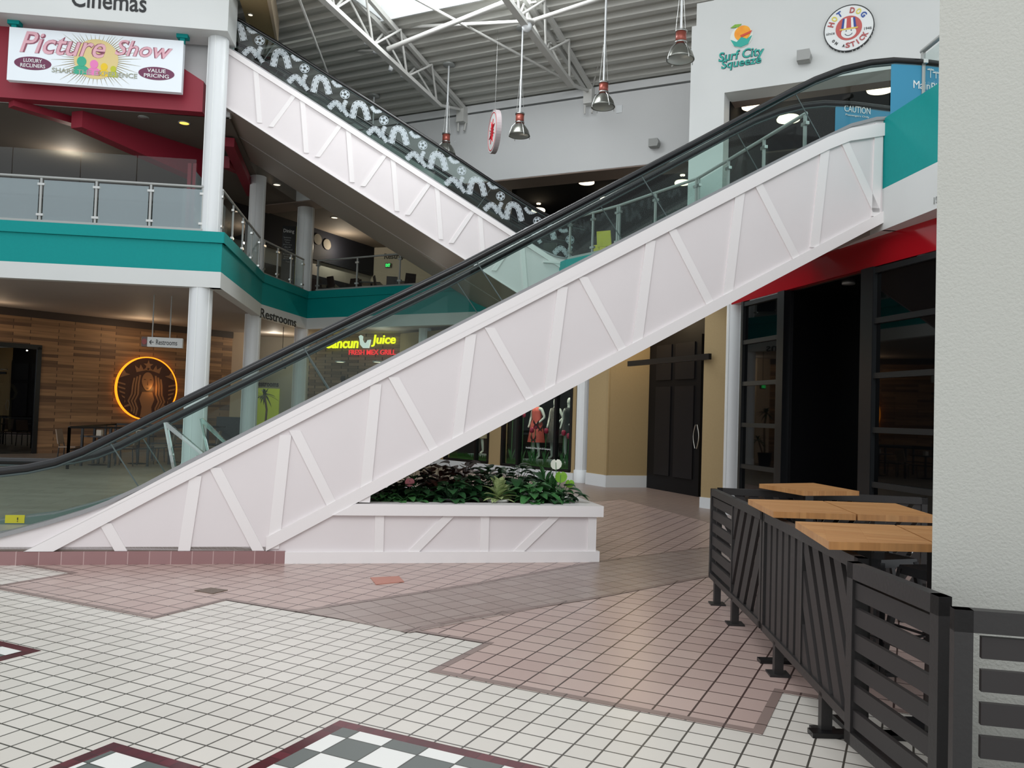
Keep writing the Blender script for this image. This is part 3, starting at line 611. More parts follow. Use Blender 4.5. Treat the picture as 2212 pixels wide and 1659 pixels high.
def cut(pl): 
    z = interp(pl, sc_); return [(sc_, z)] + [p for p in pl if p[0] > sc_]
UE2 = cut(UE2); LE2 = cut(LE2); R2 = cut(R2)
bat2 = []
for k in range(0, 8):
    a, c = -7.3 + 1.022 * k, -7.16 + 1.022 * k
    if k < 7 and k: bat2.append((sc(a, 9.15 - .5545 * (a + 7.3)), sc(a - .5, 8.33 - .5545 * (a + 7.3)), .11))
    if k < 7: bat2.append((sc(c, 9.07 - .5545 * (c + 7.16)), sc(c + .14, 7.83 - .5545 * (c + 7.16)), .11))
trim2 = [sc(*p) for p in [(-8.3, 9.72), (-7.78, 9.44), (-5.66, 8.29), (-3.55, 7.13), (-1.34, 5.93), (-.0, 5.2)]]
trim2 = cut(trim2)
lt = [sc(*p) for p in [(-8.9, 8.74), (-7.75, 8.1), (-5.6, 6.9), (-3.49, 5.75), (-1.07, 4.42)]]
lt = cut(lt)
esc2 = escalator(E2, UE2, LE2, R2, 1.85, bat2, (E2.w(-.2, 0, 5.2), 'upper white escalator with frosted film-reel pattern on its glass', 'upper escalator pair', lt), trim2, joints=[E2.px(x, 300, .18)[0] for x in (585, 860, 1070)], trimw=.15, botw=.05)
m = MB(); m.prism(E2, [sc(-.5, 5.25), sc(.25, 5.28), sc(.25, 5.2), sc(-.5, 5.2)], -.05, .02); m.build('end_ledge', mBatten, esc2)
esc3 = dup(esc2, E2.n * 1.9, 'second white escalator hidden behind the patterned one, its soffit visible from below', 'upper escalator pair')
# film pattern decals (only on the near escalator glass)
def ribbon(cs, wd, name='film_strip_decal'):
    m = MB(); k = len(cs); n = .165
    def off(i, o):
        a = cs[max(i - 1, 0)]; b = cs[min(i + 1, k - 1)]; dx, dz = b[0] - a[0], b[1] - a[1]; L = math.hypot(dx, dz) or 1
        return (cs[i][0] - dz / L * o, cs[i][1] + dx / L * o)
    def q(i, j, o0, o1): m.add([E2.w(*_n(off(i, o0), n)), E2.w(*_n(off(j, o0), n)), E2.w(*_n(off(j, o1), n)), E2.w(*_n(off(i, o1), n))], [(0, 1, 2, 3)])
    for i in range(k - 1):
        q(i, i + 1, -wd * .3, wd * .3); q(i, i + 1, -wd * .5, -wd * .42); q(i, i + 1, wd * .42, wd * .5)
        if i % 2: q(i, i + 1, -wd * .42, -wd * .3); q(i, i + 1, wd * .3, wd * .42)
    m.build(name, mDecal, esc2)
def _n(p, n): return (p[0], n, p[1])
def reel(s, z, r):
    m = MB(); ringp(m, E2, s, z, r * .88, r, .16, .168, 28)
    for k in range(5):
        t = 2 * PI * k / 5; disc(m, E2, s + .53 * r * math.cos(t), z + .53 * r * math.sin(t), r * .3, r * .3, .16, .168, 12)
    m.build('film_reel_decal', mDecal, esc2)
def P2(x, y): return E2.px(x, y, .17)
def curve_px(pts, k=14):
    P = [P2(*p) for p in pts]; out = []
    P = [P[0]] + P + [P[-1]]
    for i in range(1, len(P) - 2):
        for j in range(k // 2):
            t = j / (k // 2); a, b, c, d = P[i - 1], P[i], P[i + 1], P[i + 2]
            out.append(tuple(.5 * ((2 * b[u]) + (-a[u] + c[u]) * t + (2 * a[u] - 5 * b[u] + 4 * c[u] - d[u]) * t * t + (-a[u] + 3 * b[u] - 3 * c[u] + d[u]) * t ** 3) for u in (0, 1)))
    out.append(P[-2]); return out
def motif(dx, dy, full=True):
    o = lambda *l: [(x + dx, y + dy) for x, y in l]
    ribbon(curve_px(o((493, 84), (501, 54), (518, 58), (527, 88))), .15)
    q = P2(561 + dx, 88 + dy); reel(*q, .11)
    ribbon(curve_px(o((564, 101), (558, 118), (568, 135))), .1)
    ribbon(curve_px(o((534, 58), (543, 69), (556, 67))), .09)
    ribbon(curve_px(o((526, 118), (542, 106), (557, 123))), .13)
for dx, dy in ((0, 0), (97, 60), (184, 116), (268, 172), (352, 226), (436, 281), (520, 336), (600, 390), (670, 430)): motif(dx, dy)
# ================================================================== GLASS RAILINGS
def railing(p, q, label, h=1.0, zb=TZ, step=1.17, inset=.08, glassm=None, group='glass railings of the upper floor', n_=None, clips=True):
    p = Vector((p[0], p[1], 0)); q = Vector((q[0], q[1], 0)); hd = math.degrees(math.atan2((q - p).x, (q - p).y)); f = Fr(p, hd); L = (q - p).length
    t = thing('glass_railing', f.w(0, inset, zb), label, 'railing', group)
    m = MB(); m.tube([f.w(0, inset, zb + h), f.w(L, inset, zb + h)], .03, 10); m.build('top_rail', mGreyM, t)
    m = MB(); m.bx(f, 0, L, inset - .04, inset + .04, zb, zb + .07); m.build('base_channel', mGreyM, t)
    k = n_ or max(1, round(L / step)); xs = [L * i / k for i in range(k + 1)]
    for x in xs:
        x = min(max(x, .03), L - .03); m = MB(); m.bx(f, x - .022, x + .022, inset - .02, inset + .02, zb, zb + h); po = m.build('post', mGreyM, t)
        if clips:
            for zc in (.16, .82): m = MB(); m.bx(f, x - .07, x + .07, inset - .03, inset + .03, zb + zc, zb + zc + .05); m.build('glass_clamp', mSteel, po)
    for a, b in zip(xs[:-1], xs[1:]):
        m = MB(); m.add([f.w(a + .05, inset, zb + .06), f.w(b - .05, inset, zb + .06), f.w(b - .05, inset, zb + h - .06), f.w(a + .05, inset, zb + h - .06)], [(0, 1, 2, 3)]); m.build('glass_panel', glassm or mGlassC, t)
    return t
A0, A1, A2, A3, A4, A5 = [Vector((*c, 0)) for c in chain[:6]]
xa = at(430, 440, 18).x
e01 = (A1 - A0).normalized()
railing(A1 - e01 * (.22 + 1.17 * 5), A1 - e01 * .42, 'frosted glass railing above the long teal balcony band, left of the white column', n_=5, glassm=mGlassF)
railing(A1 + (A2 - A1).normalized() * .25, A2 - (A2 - A1).normalized() * .15, 'clear glass railing on the receding teal return right of the left column')
railing(A2 + (A3 - A2).normalized() * .2, A3 - (A3 - A2).normalized() * .25, 'glass railing in front of the black dining directory')
railing(A3 + (A4 - A3).normalized() * .3, A4 - (A4 - A3).normalized() * 2.6, 'glass railing under the upper escalator soffit, in front of dining tables', step=1.5)
railing(A5, chain[6], 'short glass railing at the foot of the upper escalator')
railing(chain[6], chain[7], 'glass railing in front of the yellow chair, seen through the front escalator glass', step=1.3)
railing(chain[7], chain[8], 'long glass railing under the fruit drink sign, seen through escalator glass', step=1.3)
p = zp(1970, 90, TZ + 1.03)
rr = railing((4.98, 10.4), (5.03, 9.1), 'grey railing with side posts at the top right beside the near pillar', n_=1)
# tall glass screen behind the left railing
t = thing('glass_screen', LF.w(-4, .95, TZ), 'tall clear glass screen standing behind the left balcony railing', 'glass screen')
js = [LF.px(x, 380, .95)[0] for x in (-220, 25, 173, 295, 424)]
for a, b in zip(js[:-1], js[1:]):
    m = MB(); m.add([LF.w(a + .008, .95, TZ - .1), LF.w(b - .008, .95, TZ - .1), LF.w(b - .008, .95, 7.22), LF.w(a + .008, .95, 7.22)], [(0, 1, 2, 3)]); m.build('glass_pane', mGlassC, t)
m = MB(); m.bx(LF, js[0], js[-1], .92, .98, FZ, TZ - .1); m.build('base_channel', mGreyM, t)
R_ = FR[1][0]
t = thing('glass_screen', R_.w(.6, 1, TZ), 'low tinted glass screen behind the receding railing right of the left column', 'glass screen')
for a in (.8, 2.2, 3.6):
    m = MB(); m.add([R_.w(a, .8, TZ - .1), R_.w(a + 1.37, .8, TZ - .1), R_.w(a + 1.37, .8, 6.9), R_.w(a, .8, 6.9)], [(0, 1, 2, 3)]); m.build('glass_pane', mGlassF, t)
m = MB(); m.bx(R_, .8, 5, .77, .83, FZ, TZ - .1); m.build('base_channel', mGreyM, t)
# ================================================================== PLANTER
PW2 = 2.03
pr = thing('planter', E1.w(1.9, 1, 0), 'white boxed planter with diagonal battens under the rising escalator', 'planter')
m = MB(); x0, x1 = -.15, 3.32
m.prism(E1, [(-.38, 0), (x1, 0), (x1, .5), (.47, .5), (-.2, .125), (-.38, .125)], -.001, .05); m.bx(E1, x0, x1, PW2 - .05, PW2, 0, .5); m.bx(E1, x1 - .05, x1, 0, PW2, 0, .5); m.build('box_panel', mPanel, pr)
m = MB(); m.bx(E1, 0, 3.37, -.04, .0, 0, .12); m.bx(E1, 3.32, 3.37, 0, PW2, 0, .12); m.build('baseboard', mBatten, pr)
m = MB()
for s0_, s1_, n0_, n1_ in ((.62, 3.4, -.05, .2), (3.1, 3.4, .22, PW2 - .2), (.62, 3.4, PW2 - .2, PW2 + .05)): (m.prism(E1, [(.46, .5), (3.4, .5), (3.4, .62), (.69, .62)], n0_, n1_) if s0_ == .62 else m.bx(E1, s0_, s1_, n0_, n1_, .5, .62))
m.build('cap_rim', mBatten, pr)
for a, b in (((820, 1113), (818, 1192)), ((1047, 1113), (1045, 1192)), ((1279, 1114), (1277, 1190)), ((970, 1113), (893, 1192)), ((1198, 1113), (1120, 1192))):
    (sa, za), (sb, zb_) = E1.px(*a), E1.px(*b); wd = .095 if abs(sa - sb) < .1 else .12
    m = MB(); m.prism(E1, [(sa - wd / 2, .5), (sa + wd / 2, .5), (sb + wd / 2, .12), (sb - wd / 2, .12)], -.02, 0); m.build('batten', mBatten, pr)
m = MB(); m.bx(E1, .2, 3.12, .2, PW2 - .18, .4, .55); m.build('soil', mSoil, pr)
# ================================================================== PLANTS
LEAFM = {k: noisy(k, a, b, 30, .42, coords='Object') for k, a, b in (('deep_green_leaf', (58, 104, 62), (32, 70, 40)), ('mid_green_leaf', (84, 142, 80), (50, 100, 56)), ('lime_leaf', (140, 190, 60), (110, 165, 50)), ('variegated_leaf', (222, 230, 170), (70, 120, 62)), ('bronze_leaf', (104, 62, 52), (70, 46, 40)), ('palm_leaf', (52, 86, 46), (36, 64, 34)))}
mPotW = mat('white_plastic_pot', (214, 214, 208), .5); mPotD = mat('dark_nursery_pot', (40, 40, 42), .6)
mPinkF = mat('pink_spathe', (232, 140, 150), .4); mWhiteF = mat('white_spathe', (232, 236, 222), .4); mSalmon = mat('salmon_leaf', (226, 150, 128), .5)
def leaf(m, base, dirv, L, Wd, droop=.4, heart=False, segs=5):
    """a curved, folded leaf blade"""
    d = Vector(dirv).normalized(); side = d.cross(Vector((0, 0, 1)));
    side = side.normalized() if side.length > .05 else Vector((1, 0, 0)); upv = side.cross(d).normalized(); vs = []; fs = []
    for i in range(segs + 1):
        t = i / segs; w = Wd * (math.sin(PI * min(1, t * .92 + .08)) ** (.6 if heart else .9)) * (1.25 - .6 * t if heart else 1) * .5
        c = base + d * L * t + Vector((0, 0, -droop * L * t * t))
        vs += [c - side * w + upv * w * .35, c, c + side * w + upv * w * .35]
    for i in range(segs):
        for j in (0, 1): a = 3 * i + j; fs.append((a, a + 1, a + 4, a + 3))
    m.add(vs, fs, True)
def stem_leaf(m, base, az, el, sl, L, Wd, droop, heart):
    d = Vector((math.cos(az) * math.cos(el), math.sin(az) * math.cos(el), math.sin(el))); tip = base + d * sl
    m.tube([base, base + d * sl * .5 + Vector((0, 0, sl * .06)), tip], .0028, 4, False)
    e2 = el - .9 if el > .7 else el - .3
    leaf(m, tip - d * .01, Vector((math.cos(az) * math.cos(e2), math.sin(az) * math.cos(e2), math.sin(e2))), L, Wd, droop, heart)
def plant(s, n, kind, label, h=.35, cnt=16, leafm='deep_green_leaf', pot=None, L=.14, Wd=.09, heart=True, flowers=(), group='plants in the white planter', z0=.55):
    if kind == 'stem': cnt = int(cnt * 2.3); Wd *= 1.6 if leafm == 'bronze_leaf' else 1.3; L *= .95; h *= .85
    if kind == 'trail': cnt = int(cnt * 1.8)
    if kind == 'rosette': Wd *= 1.1; cnt = 40
    b = E1.w(s, n, z0); t = thing('potted_plant', b, label, 'plant', group); rnd = random.Random(int(s * 977 + n * 131))
    m = MB()
    for i in range(cnt):
        az = 2 * PI * i / cnt * 2.4 + rnd.uniform(-.3, .3); fr_ = rnd.random()
        if kind == 'trail': stem_leaf(m, b + Vector((rnd.uniform(-.1, .1), rnd.uniform(-.08, .08), .03)), az, rnd.uniform(.15, .9), h * rnd.uniform(.4, 1), L * rnd.uniform(.8, 1.1), Wd, .25, True)
        elif kind == 'rosette':
            el = .25 + 1.1 * fr_; d = Vector((math.cos(az) * math.cos(el), math.sin(az) * math.cos(el), math.sin(el)))
            leaf(m, b + Vector((0, 0, .08 + .12 * fr_)), d, L * rnd.uniform(.85, 1.15), Wd, .3, False)
        elif kind == 'blade':
            el = .5 + .9 * fr_; d = Vector((math.cos(az) * math.cos(el), math.sin(az) * math.cos(el), math.sin(el)))
            leaf(m, b + Vector((rnd.uniform(-.05, .05), rnd.uniform(-.05, .05), .02 + h * .5 * fr_)), d, L * rnd.uniform(.8, 1.2), Wd, .35, False)
        else: stem_leaf(m, b, az, rnd.uniform(.35, 1.4), h * rnd.uniform(.25, 1), L * rnd.uniform(.8, 1.15), Wd, .35, heart)
    m.build('foliage', LEAFM[leafm], t)
    if pot is not None:
        m = MB(); m.lathe(b, [(.085, -.1), (.115, .07), (.125, .075), (.125, .1), (.11, .1)], 20); m.build('pot', mPotW if pot else mPotD, t)
    for (ds, dn, dz, fm, sz) in flowers:
        q = b + E1.e * ds + E1.n * dn + Vector((0, 0, dz)); m = MB(); m.tube([b, (b + q) / 2 + Vector((0, 0, .02)), q], .004, 5, False); fo = m.build('flower_stem', LEAFM['mid_green_leaf'], t)
        m = MB(); vs = [q]; k = 14
        for i in range(k):
            a = 2 * PI * i / k; r = sz * (.5 + .75 * ((1 + math.cos(a)) / 2) ** .8) * (.55 if i == k // 2 else 1.1)
            vs.append(q + E1.e * r * math.sin(a) * .9 + Vector((0, 0, 1)) * r * math.cos(a) * -.9 - E1.n * .02 * math.sin(a) ** 2)
        m.add(vs, [(0, i + 1, (i + 1) % k + 1) for i in range(k)], True); m.build('flower', fm, t)
fl = (0, 0, 0)
PL_ = [
 (.62, .28, 'trail', 'low trailing heart-leaf plant at the left tip of the planter, against the escalator edge', dict(h=.1, cnt=12, leafm='mid_green_leaf', L=.07, Wd=.07)),
 (.98, .32, 'trail', 'trailing heart-leaf plant near the planter\'s left end', dict(h=.16, cnt=16, leafm='mid_green_leaf', L=.09, Wd=.085)),
 (1.22, .34, 'trail', 'glossy heart-leaf plant at the rim below the pink flower', dict(h=.2, cnt=16, leafm='mid_green_leaf', L=.11, Wd=.09)),
 (1.38, .5, 'stem', 'dark plant carrying one small pink flower at the left', dict(h=.3, cnt=16, flowers=((-.09, -.05, .28, mPinkF, .055),), L=.14, Wd=.09)),
 (1.35, 1.0, 'stem', 'dark plant with large salmon and lime spathes beneath the escalator edge', dict(h=.5, cnt=18, flowers=((.05, -.02, .56, mSalmon, .07), (.0, -.1, .44, LEAFM['lime_leaf'], .06)), L=.16, Wd=.1)),
 (1.75, .4, 'stem', 'dark green bushy plant in a black pot at the rim', dict(h=.34, cnt=26, pot=0, L=.15, Wd=.09)),
 (1.65, 1.05, 'stem', 'dark bronze leafed plant at the rear left of the planter', dict(h=.55, cnt=22, leafm='bronze_leaf', L=.17, Wd=.11)),
 (2.0, 1.3, 'stem', 'bronze topped plant at the back, in front of the tan pier', dict(h=.55, cnt=20, leafm='bronze_leaf', L=.17, Wd=.11)),
 (2.28, .34, 'rosette', 'cream and green variegated plant in a white pot at the front', dict(cnt=30, leafm='variegated_leaf', pot=1, L=.24, Wd=.075)),
 (2.3, .85, 'stem', 'broad green plant behind the variegated one', dict(h=.5, cnt=26, leafm='deep_green_leaf', L=.18, Wd=.1)),
 (2.68, .34, 'stem', 'dark green plant in a white pot right of the variegated plant', dict(h=.36, cnt=28, pot=1, L=.18, Wd=.09, leafm='mid_green_leaf')),
 (2.62, .95, 'stem', 'tall dark plant in the centre back of the planter', dict(h=.56, cnt=26, L=.18, Wd=.1)),
 (2.98, .36, 'stem', 'green plant in a white pot with lime green spathes', dict(h=.34, cnt=24, pot=1, L=.16, Wd=.09, flowers=((.03, .0, .38, LEAFM['lime_leaf'], .075), (.13, -.02, .3, LEAFM['lime_leaf'], .055), (-.02, .05, .52, mWhiteF, .07)))),
 (3.0, 1.0, 'blade', 'narrow striped leaf bush at the rear right corner', dict(h=.5, cnt=40, leafm='mid_green_leaf', L=.26, Wd=.05)),
 (3.02, .75, 'blade', 'bushy arching plant at the right end of the planter', dict(h=.4, cnt=50, leafm='mid_green_leaf', L=.24, Wd=.035)),
 (1.95, .75, 'stem', 'low dark filler plant between the pots, left of centre', dict(h=.42, cnt=24, L=.16, Wd=.1)),
 (1.15, .65, 'stem', 'shaded dark plant under the escalator edge', dict(h=.24, cnt=20, L=.13, Wd=.09)),
 (2.7, 1.5, 'stem', 'leafy plant at the back edge, in front of the shop window grass', dict(h=.5, cnt=22, L=.18, Wd=.1)),
]
for a in PL_: plant(a[0], a[1], a[2], a[3], **a[4])
# dracaena by the restrooms
b = at(572, 905, 27.5); b = Vector((b.x, b.y, 0)); t = thing('potted_palm', b, 'tall spiky potted palm in front of the yellow panel by the restrooms', 'plant')
m = MB(); m.lathe(b, [(.2, 0), (.26, .5), (.28, .5)], 20, None, True); m.build('pot', mPotD, t)
m = MB(); m.tube([b + Vector((0, 0, .4)), b + Vector((.05, 0, 1.5)), b + Vector((-.05, 0, 2.0))], .035, 7); m.tube([b + Vector((.08, 0, .4)), b + Vector((.3, 0, .95))], .03, 7); m.build('stem', mat('palm_stem', (110, 90, 64), .8), t)
for c, z, k in ((-.05, 1.95, 34), (.32, .95, 26)):
    m = MB(); rnd = random.Random(k)
    for i in range(k):
        az = rnd.uniform(0, 2 * PI); el = rnd.uniform(-.3, 1.3); leaf(m, b + Vector((c, 0, z)), (math.cos(az) * math.cos(el), math.sin(az) * math.cos(el), math.sin(el)), rnd.uniform(.4, .6), .05, .5)
    m.build('frond_crown', LEAFM['palm_leaf'], t)
# ================================================================== FENCE PANELS
def fence(p, q, label, secs, z0=.19, z1=.99, legs=(), th=.05, fw_=.06, group='black slatted fence panels', slh=.085):
    p = Vector((p[0], p[1], 0)); q = Vector((q[0], q[1], 0)); hd = math.degrees(math.atan2((q - p).x, (q - p).y)); f = Fr(p, hd); L = (q - p).length
    t = thing('fence_panel', f.w(0, 0, 0), label, 'fence', group)
    m = MB(); m.bx(f, 0, L, 0, th, z1 - fw_, z1); m.bx(f, 0, L, 0, th, z0, z0 + fw_ * .8); m.bx(f, 0, fw_ * .8, 0, th, z0, z1); m.bx(f, L - fw_ * .8, L, 0, th, z0, z1); m.build('frame', mIron, t)
    for a, b, k, cnt in secs:
        a *= L; b *= L; zA, zB = z0 + fw_ * .8, z1 - fw_; Hh = zB - zA
        if k != 'h0':
            m = MB(); m.bx(f, b - .015, b + .015, .005, th - .005, z0, z1)
            if b < L - .05: m.build('divider', mIron, t)
        for i in range(cnt):
            m = MB()
            if k[0] == 'h':
                pit_ = Hh / cnt; z = zA + pit_ * (i + .22); m.bx(f, a, b, .012, .034, z, z + pit_ * .66)
            elif k == 'v':
                pit_ = (b - a) / cnt; x = a + pit_ * (i + .2); m.bx(f, x, x + pit_ * .66, .012, .034, zA, zB)
            else:
                sg = 1 if k == '/' else -1; wdt = (b - a); lean = .62 * Hh; pit_ = (wdt + lean) / cnt; x = a - lean + pit_ * (i + .2) if sg > 0 else a + pit_ * (i + .2); w_ = pit_ * .62
                # clip a leaning slat to the section
                pts = [(x, zA), (x + w_, zA), (x + w_ + lean * sg, zB), (x + lean * sg, zB)]
                pts = clip(clip(pts, a, True), b, False)
                if len(pts) < 3: continue
                m.prism(f, pts, .012, .034)
            m.build('slat', mIron2, t)
    for x, wd_ in legs:
        m = MB(); m.bx(f, x * L - .028, x * L + .028, .0, .056, 0.012, z0 + .02); lo_ = m.build('leg', mIron, t)
        m = MB(); m.bx(f, x * L - .065, x * L + .065, -.035, .095, 0, .014); m.build('foot_plate', mIron, lo_)
    return f, L
def clip(pts, v, keep_right):
    out = []
    for i in range(len(pts)):
        a, b = pts[i], pts[(i + 1) % len(pts)]; ia = (a[0] >= v) == keep_right or a[0] == v; ib = (b[0] >= v) == keep_right or b[0] == v
        if ia: out.append(a)
        if ia != ib and a[0] != b[0]: t = (v - a[0]) / (b[0] - a[0]); out.append((v, a[1] + (b[1] - a[1]) * t))
    return out
c0 = zp(1535, 1055, .99); c1 = zp(1646, 1105, .99); c2 = zp(1853, 1206, .99); c3a = zp(1830, 1212, .99); c3b = zp(2028, 1289, .99)
c1b = zp(1648, 1106, .99)
fence(c0, c1, 'far black fence panel, half horizontal and half leaning slats', [(.03, .48, 'h', 6), (.48, .97, '/', 6)], legs=((.14, 1), (.52, 1)))
fence(c1b, c2, 'middle black fence panel, upright slats then leaning slats', [(.03, .5, 'v', 6), (.5, .97, '\\', 7)], legs=((.2, 1), (.72, 1)))
fence(c3a, c3b, 'nearest black fence panel of wide horizontal slats', [(.07, .93, 'h', 6)], legs=((.5, 1),), fw_=.07)
d0 = zp(2062, 1316, .99); d1 = zp(2212, 1327, .99); dd = (d1 - d0); 
fence(d0, d0 + dd * 4.2, 'black slatted fence panel in front of the near pillar', [(.1, .95, 'h', 6)], legs=((.93, 1),), fw_=.075)
e0 = zp(1550, 1054, .99); e1_ = zp(1720, 1062, .99)
fence(e0, e0 + (e1_ - e0) * 2.6, 'rear black fence panel behind the wooden bar tables', [(.02, .5, '\\', 10), (.5, .98, '/', 10)], legs=((.3, 1), (.8, 1)))
# ================================================================== TABLES AND STOOLS
def table(c, label, base=True, bp=None, zt=1.05, th=.038):
    pts = [Vector((p.x, p.y, 0)) for p in c]; cen = sum(pts, Vector()) / 4
    t = thing('bar_table', (cen.x, cen.y, 0), label, 'table', 'wooden bar tables behind the fence')
    m = MB(); m.slab(pts, zt - th, zt); m.build('table_top', mWood, t)
    m = MB(); m.box(cen.x - .035, cen.x + .035, cen.y - .035, cen.y + .035, .02, zt - th); m.build('pedestal', mBlackM, t)
    m = MB(); m.box(cen.x - .25, cen.x + .25, cen.y - .04, cen.y + .04, 0, .025); m.box(cen.x - .04, cen.x + .04, cen.y - .25, cen.y - .041, 0, .025); m.box(cen.x - .04, cen.x + .04, cen.y + .041, cen.y + .25, 0, .025); m.build('foot_base', mBlackM, t)
zt = 1.05
def quad(a, b, c):   # three visible corners, the fourth completes the parallelogram
    a, b, c = zp(*a, zt), zp(*b, zt), zp(*c, zt); return [a, b, c, a + c - b]
t1 = [zp(*p, zt) for p in ((1640, 1045), (1736, 1061), (1856, 1061), (1757, 1043))]
t2a = [zp(*p, zt) for p in ((1616, 1078), (1671, 1105), (1849, 1111), (1777, 1082))]
v2 = t2a[2] - t2a[1]; w2 = t2a[3] - t2a[0]
table(t1, 'small square wooden bar table standing farthest back behind the fence')
table(t2a, 'middle row wooden bar table, left one beside the fence')
g = v2.normalized() * .012
table([t2a[3] + g, t2a[2] + g, t2a[2] + g + v2 * 1.0, t2a[3] + g + v2 * 1.0], 'middle row wooden bar table, right one running behind the pillar')
t3a = [zp(*p, zt) for p in ((1718, 1126), (1791, 1170), (2022, 1176), (1932, 1134))]
v3 = t3a[2] - t3a[1]; g = v3.normalized() * .012
table(t3a, 'nearest wooden bar table with pale grain')
table([t3a[3] + g, t3a[2] + g, t3a[2] + g + v3 * .45, t3a[3] + g + v3 * .45], 'nearest row wooden bar table sliver showing left of the pillar')
def stool(x, y, rz, label):
    t = thing('bar_stool', (x, y, 0), label, 'stool', 'black metal stools')
    def rp(a, b, z): c, s_ = math.cos(rz), math.sin(rz); return Vector((x + a * c - b * s_, y + a * s_ + b * c, z))
    hs = .155; zs_ = .76
    m = MB(); m.hexa([rp(-hs, -hs, zs_ - .05), rp(hs, -hs, zs_ - .05), rp(hs, hs, zs_ - .05), rp(-hs, hs, zs_ - .05)], [rp(-hs * .93, -hs * .93, zs_), rp(hs * .93, -hs * .93, zs_), rp(hs * .93, hs * .93, zs_), rp(-hs * .93, hs * .93, zs_)]); m.build('seat', mBlackM, t)
    for a, b in ((1, 1), (1, -1), (-1, -1), (-1, 1)):
        m = MB(); m.bar(rp(a * hs * .88, b * hs * .88, zs_ - .02), rp(a * .225, b * .225, 0), .045, .03); m.build('leg', mBlackM, t)
    for z, r in ((.28, .2), (.5, .183)):
        m = MB(); c = [rp(a * r, b * r, z) for a, b in ((1, 1), (1, -1), (-1, -1), (-1, 1))]
        for i in range(4): m.bar(c[i], c[(i + 1) % 4], .022, .012)
        m.build('foot_rail', mBlackM, t)
q = zp(1905, 1200, .76); stool(q.x, q.y, .35, 'black metal stool under the nearest wooden table')
q = zp(2005, 1228, .76); stool(q.x + .05, q.y, .2, 'black metal stool half hidden behind the pillar edge')
q = zp(1800, 1125, .76); stool(q.x + .15, q.y - .25, .1, 'black metal stool between the middle and nearest tables')
# ================================================================== PENDANT LAMPS, ROOF STEEL
def pend(x, y, Y, label, ztop=None):
    c = at(x, y, Y); t = thing('pendant_lamp', c, label, 'lamp', 'industrial pendant lamps')
    d_ = -((c - WB.p).dot(WB.n)); zt_ = deckz(d_)
    m = MB(); m.lathe(c, [(.08, .2), (.09, .19), (.15, .13), (.22, .03), (.25, -.06), (.262, -.1), (.245, -.1), (.2, .0), (.1, .12)], 32); m.build('shade', mat_shade, t)
    m = MB(); m.lathe(c, [(.236, -.095), (.23, -.09), (.0, -.085)], 28); m.build('diffuser', mLampIn, t)
    m = MB(); m.lathe(c, [(.0, .42), (.1, .42), (.1, .2), (.0, .2)], 24); m.build('collar', mCopper, t)
    for z in (.42, .21): m = MB(); m.lathe(c, [(.09, z), (.115, z), (.115, z + .03), (.0, z + .03)], 24); m.build('ring', mSteel, t)
    m = MB(); m.tube([c + Vector((0, 0, .4)), Vector((c.x, c.y, zt_))], .022, 8); m.build('rod', mColumn, t)
    m = MB(); m.lathe((c.x, c.y, zt_), [(.0, -.02), (.16, -.02), (.16, .03)], 16); m.build('canopy', mGreyM, t)
    m = MB()
    for k in range(3):
        a = 2 * PI * k / 3 + .5; e = Vector((math.cos(a), math.sin(a), 0)); m.tube([c + e * .11 + Vector((0, 0, .42)), c + e * .03 + Vector((0, 0, 1.3))], .005, 4)
    m.build('stay_cable', mSteel, t)
    m = MB()
    for k in range(4):
        a = 2 * PI * k / 4 + .4; e = Vector((math.cos(a), math.sin(a), 0)); m.tube([c + e * .09 + Vector((0, 0, .22)), c + e * .2 + Vector((0, 0, .1)), c + e * .27 + Vector((0, 0, -.1)), c + e * .27 + Vector((0, 0, -.14))], .01, 5)
    m.build('cage_arm', mSteel, t)
mat_shade = mat('spun_metal_shade', (140, 142, 136), .3, .85)
pend(1470, 118, 15.3, 'largest hanging industrial lamp, beside the white stepped wall')
pend(1303, 222, 17.9, 'hanging industrial lamp, second from the right before the pale back wall')
pend(1122, 285, 19.9, 'hanging industrial lamp right of the round hanging disc')
pend(963, 325, 21.8, 'farthest hanging industrial lamp, partly behind the patterned escalator glass')
pend(801, 387, 23.8, 'pendant lamp of which only rod and canopy show above the patterned glass')
# round hanging disc sign
c = at(1068, 285, 20.06); DFm = Fr((c.x, c.y), -14); t = thing('hanging_disc_sign', c, 'round white disc sign with red emblem hanging edge-on in mid air', 'sign')
DFt = DFm
m = MB(); disc(m, DFt, 0, c.z, .5, .5, -.055, .055, 48); m.build('disc', mWhite, t)
m = MB(); ringp(m, DFt, 0, c.z, .5, .52, -.06, .06); m.build('rim', mat('grey_disc_rim', (170, 160, 162), .35), t)
for sgn in (1, -1):
    m = MB(); ringp(m, DFt, 0, c.z, .44, .46, sgn * .058 - .003, sgn * .058 + .003)
    for k in range(16): a = 2 * PI * k / 16; m.bar(DFt.w(.12 * math.cos(a), sgn * .058, c.z + .12 * math.sin(a)), DFt.w((.2 + .1 * (k % 2)) * math.cos(a), sgn * .058, c.z + (.2 + .1 * (k % 2)) * math.sin(a)), .03, .008)
    disc(m, DFt, 0, c.z, .13, .2, sgn * .058 - .004, sgn * .058 + .004); m.build('red_emblem', mat('signal_red', (190, 30, 44), .5), t)
m = MB(); m.tube([c + Vector((0, 0, .5)), c + Vector((0, 0, 3.0))], .004, 4); m.build('hanging_wire', mSteel, t)
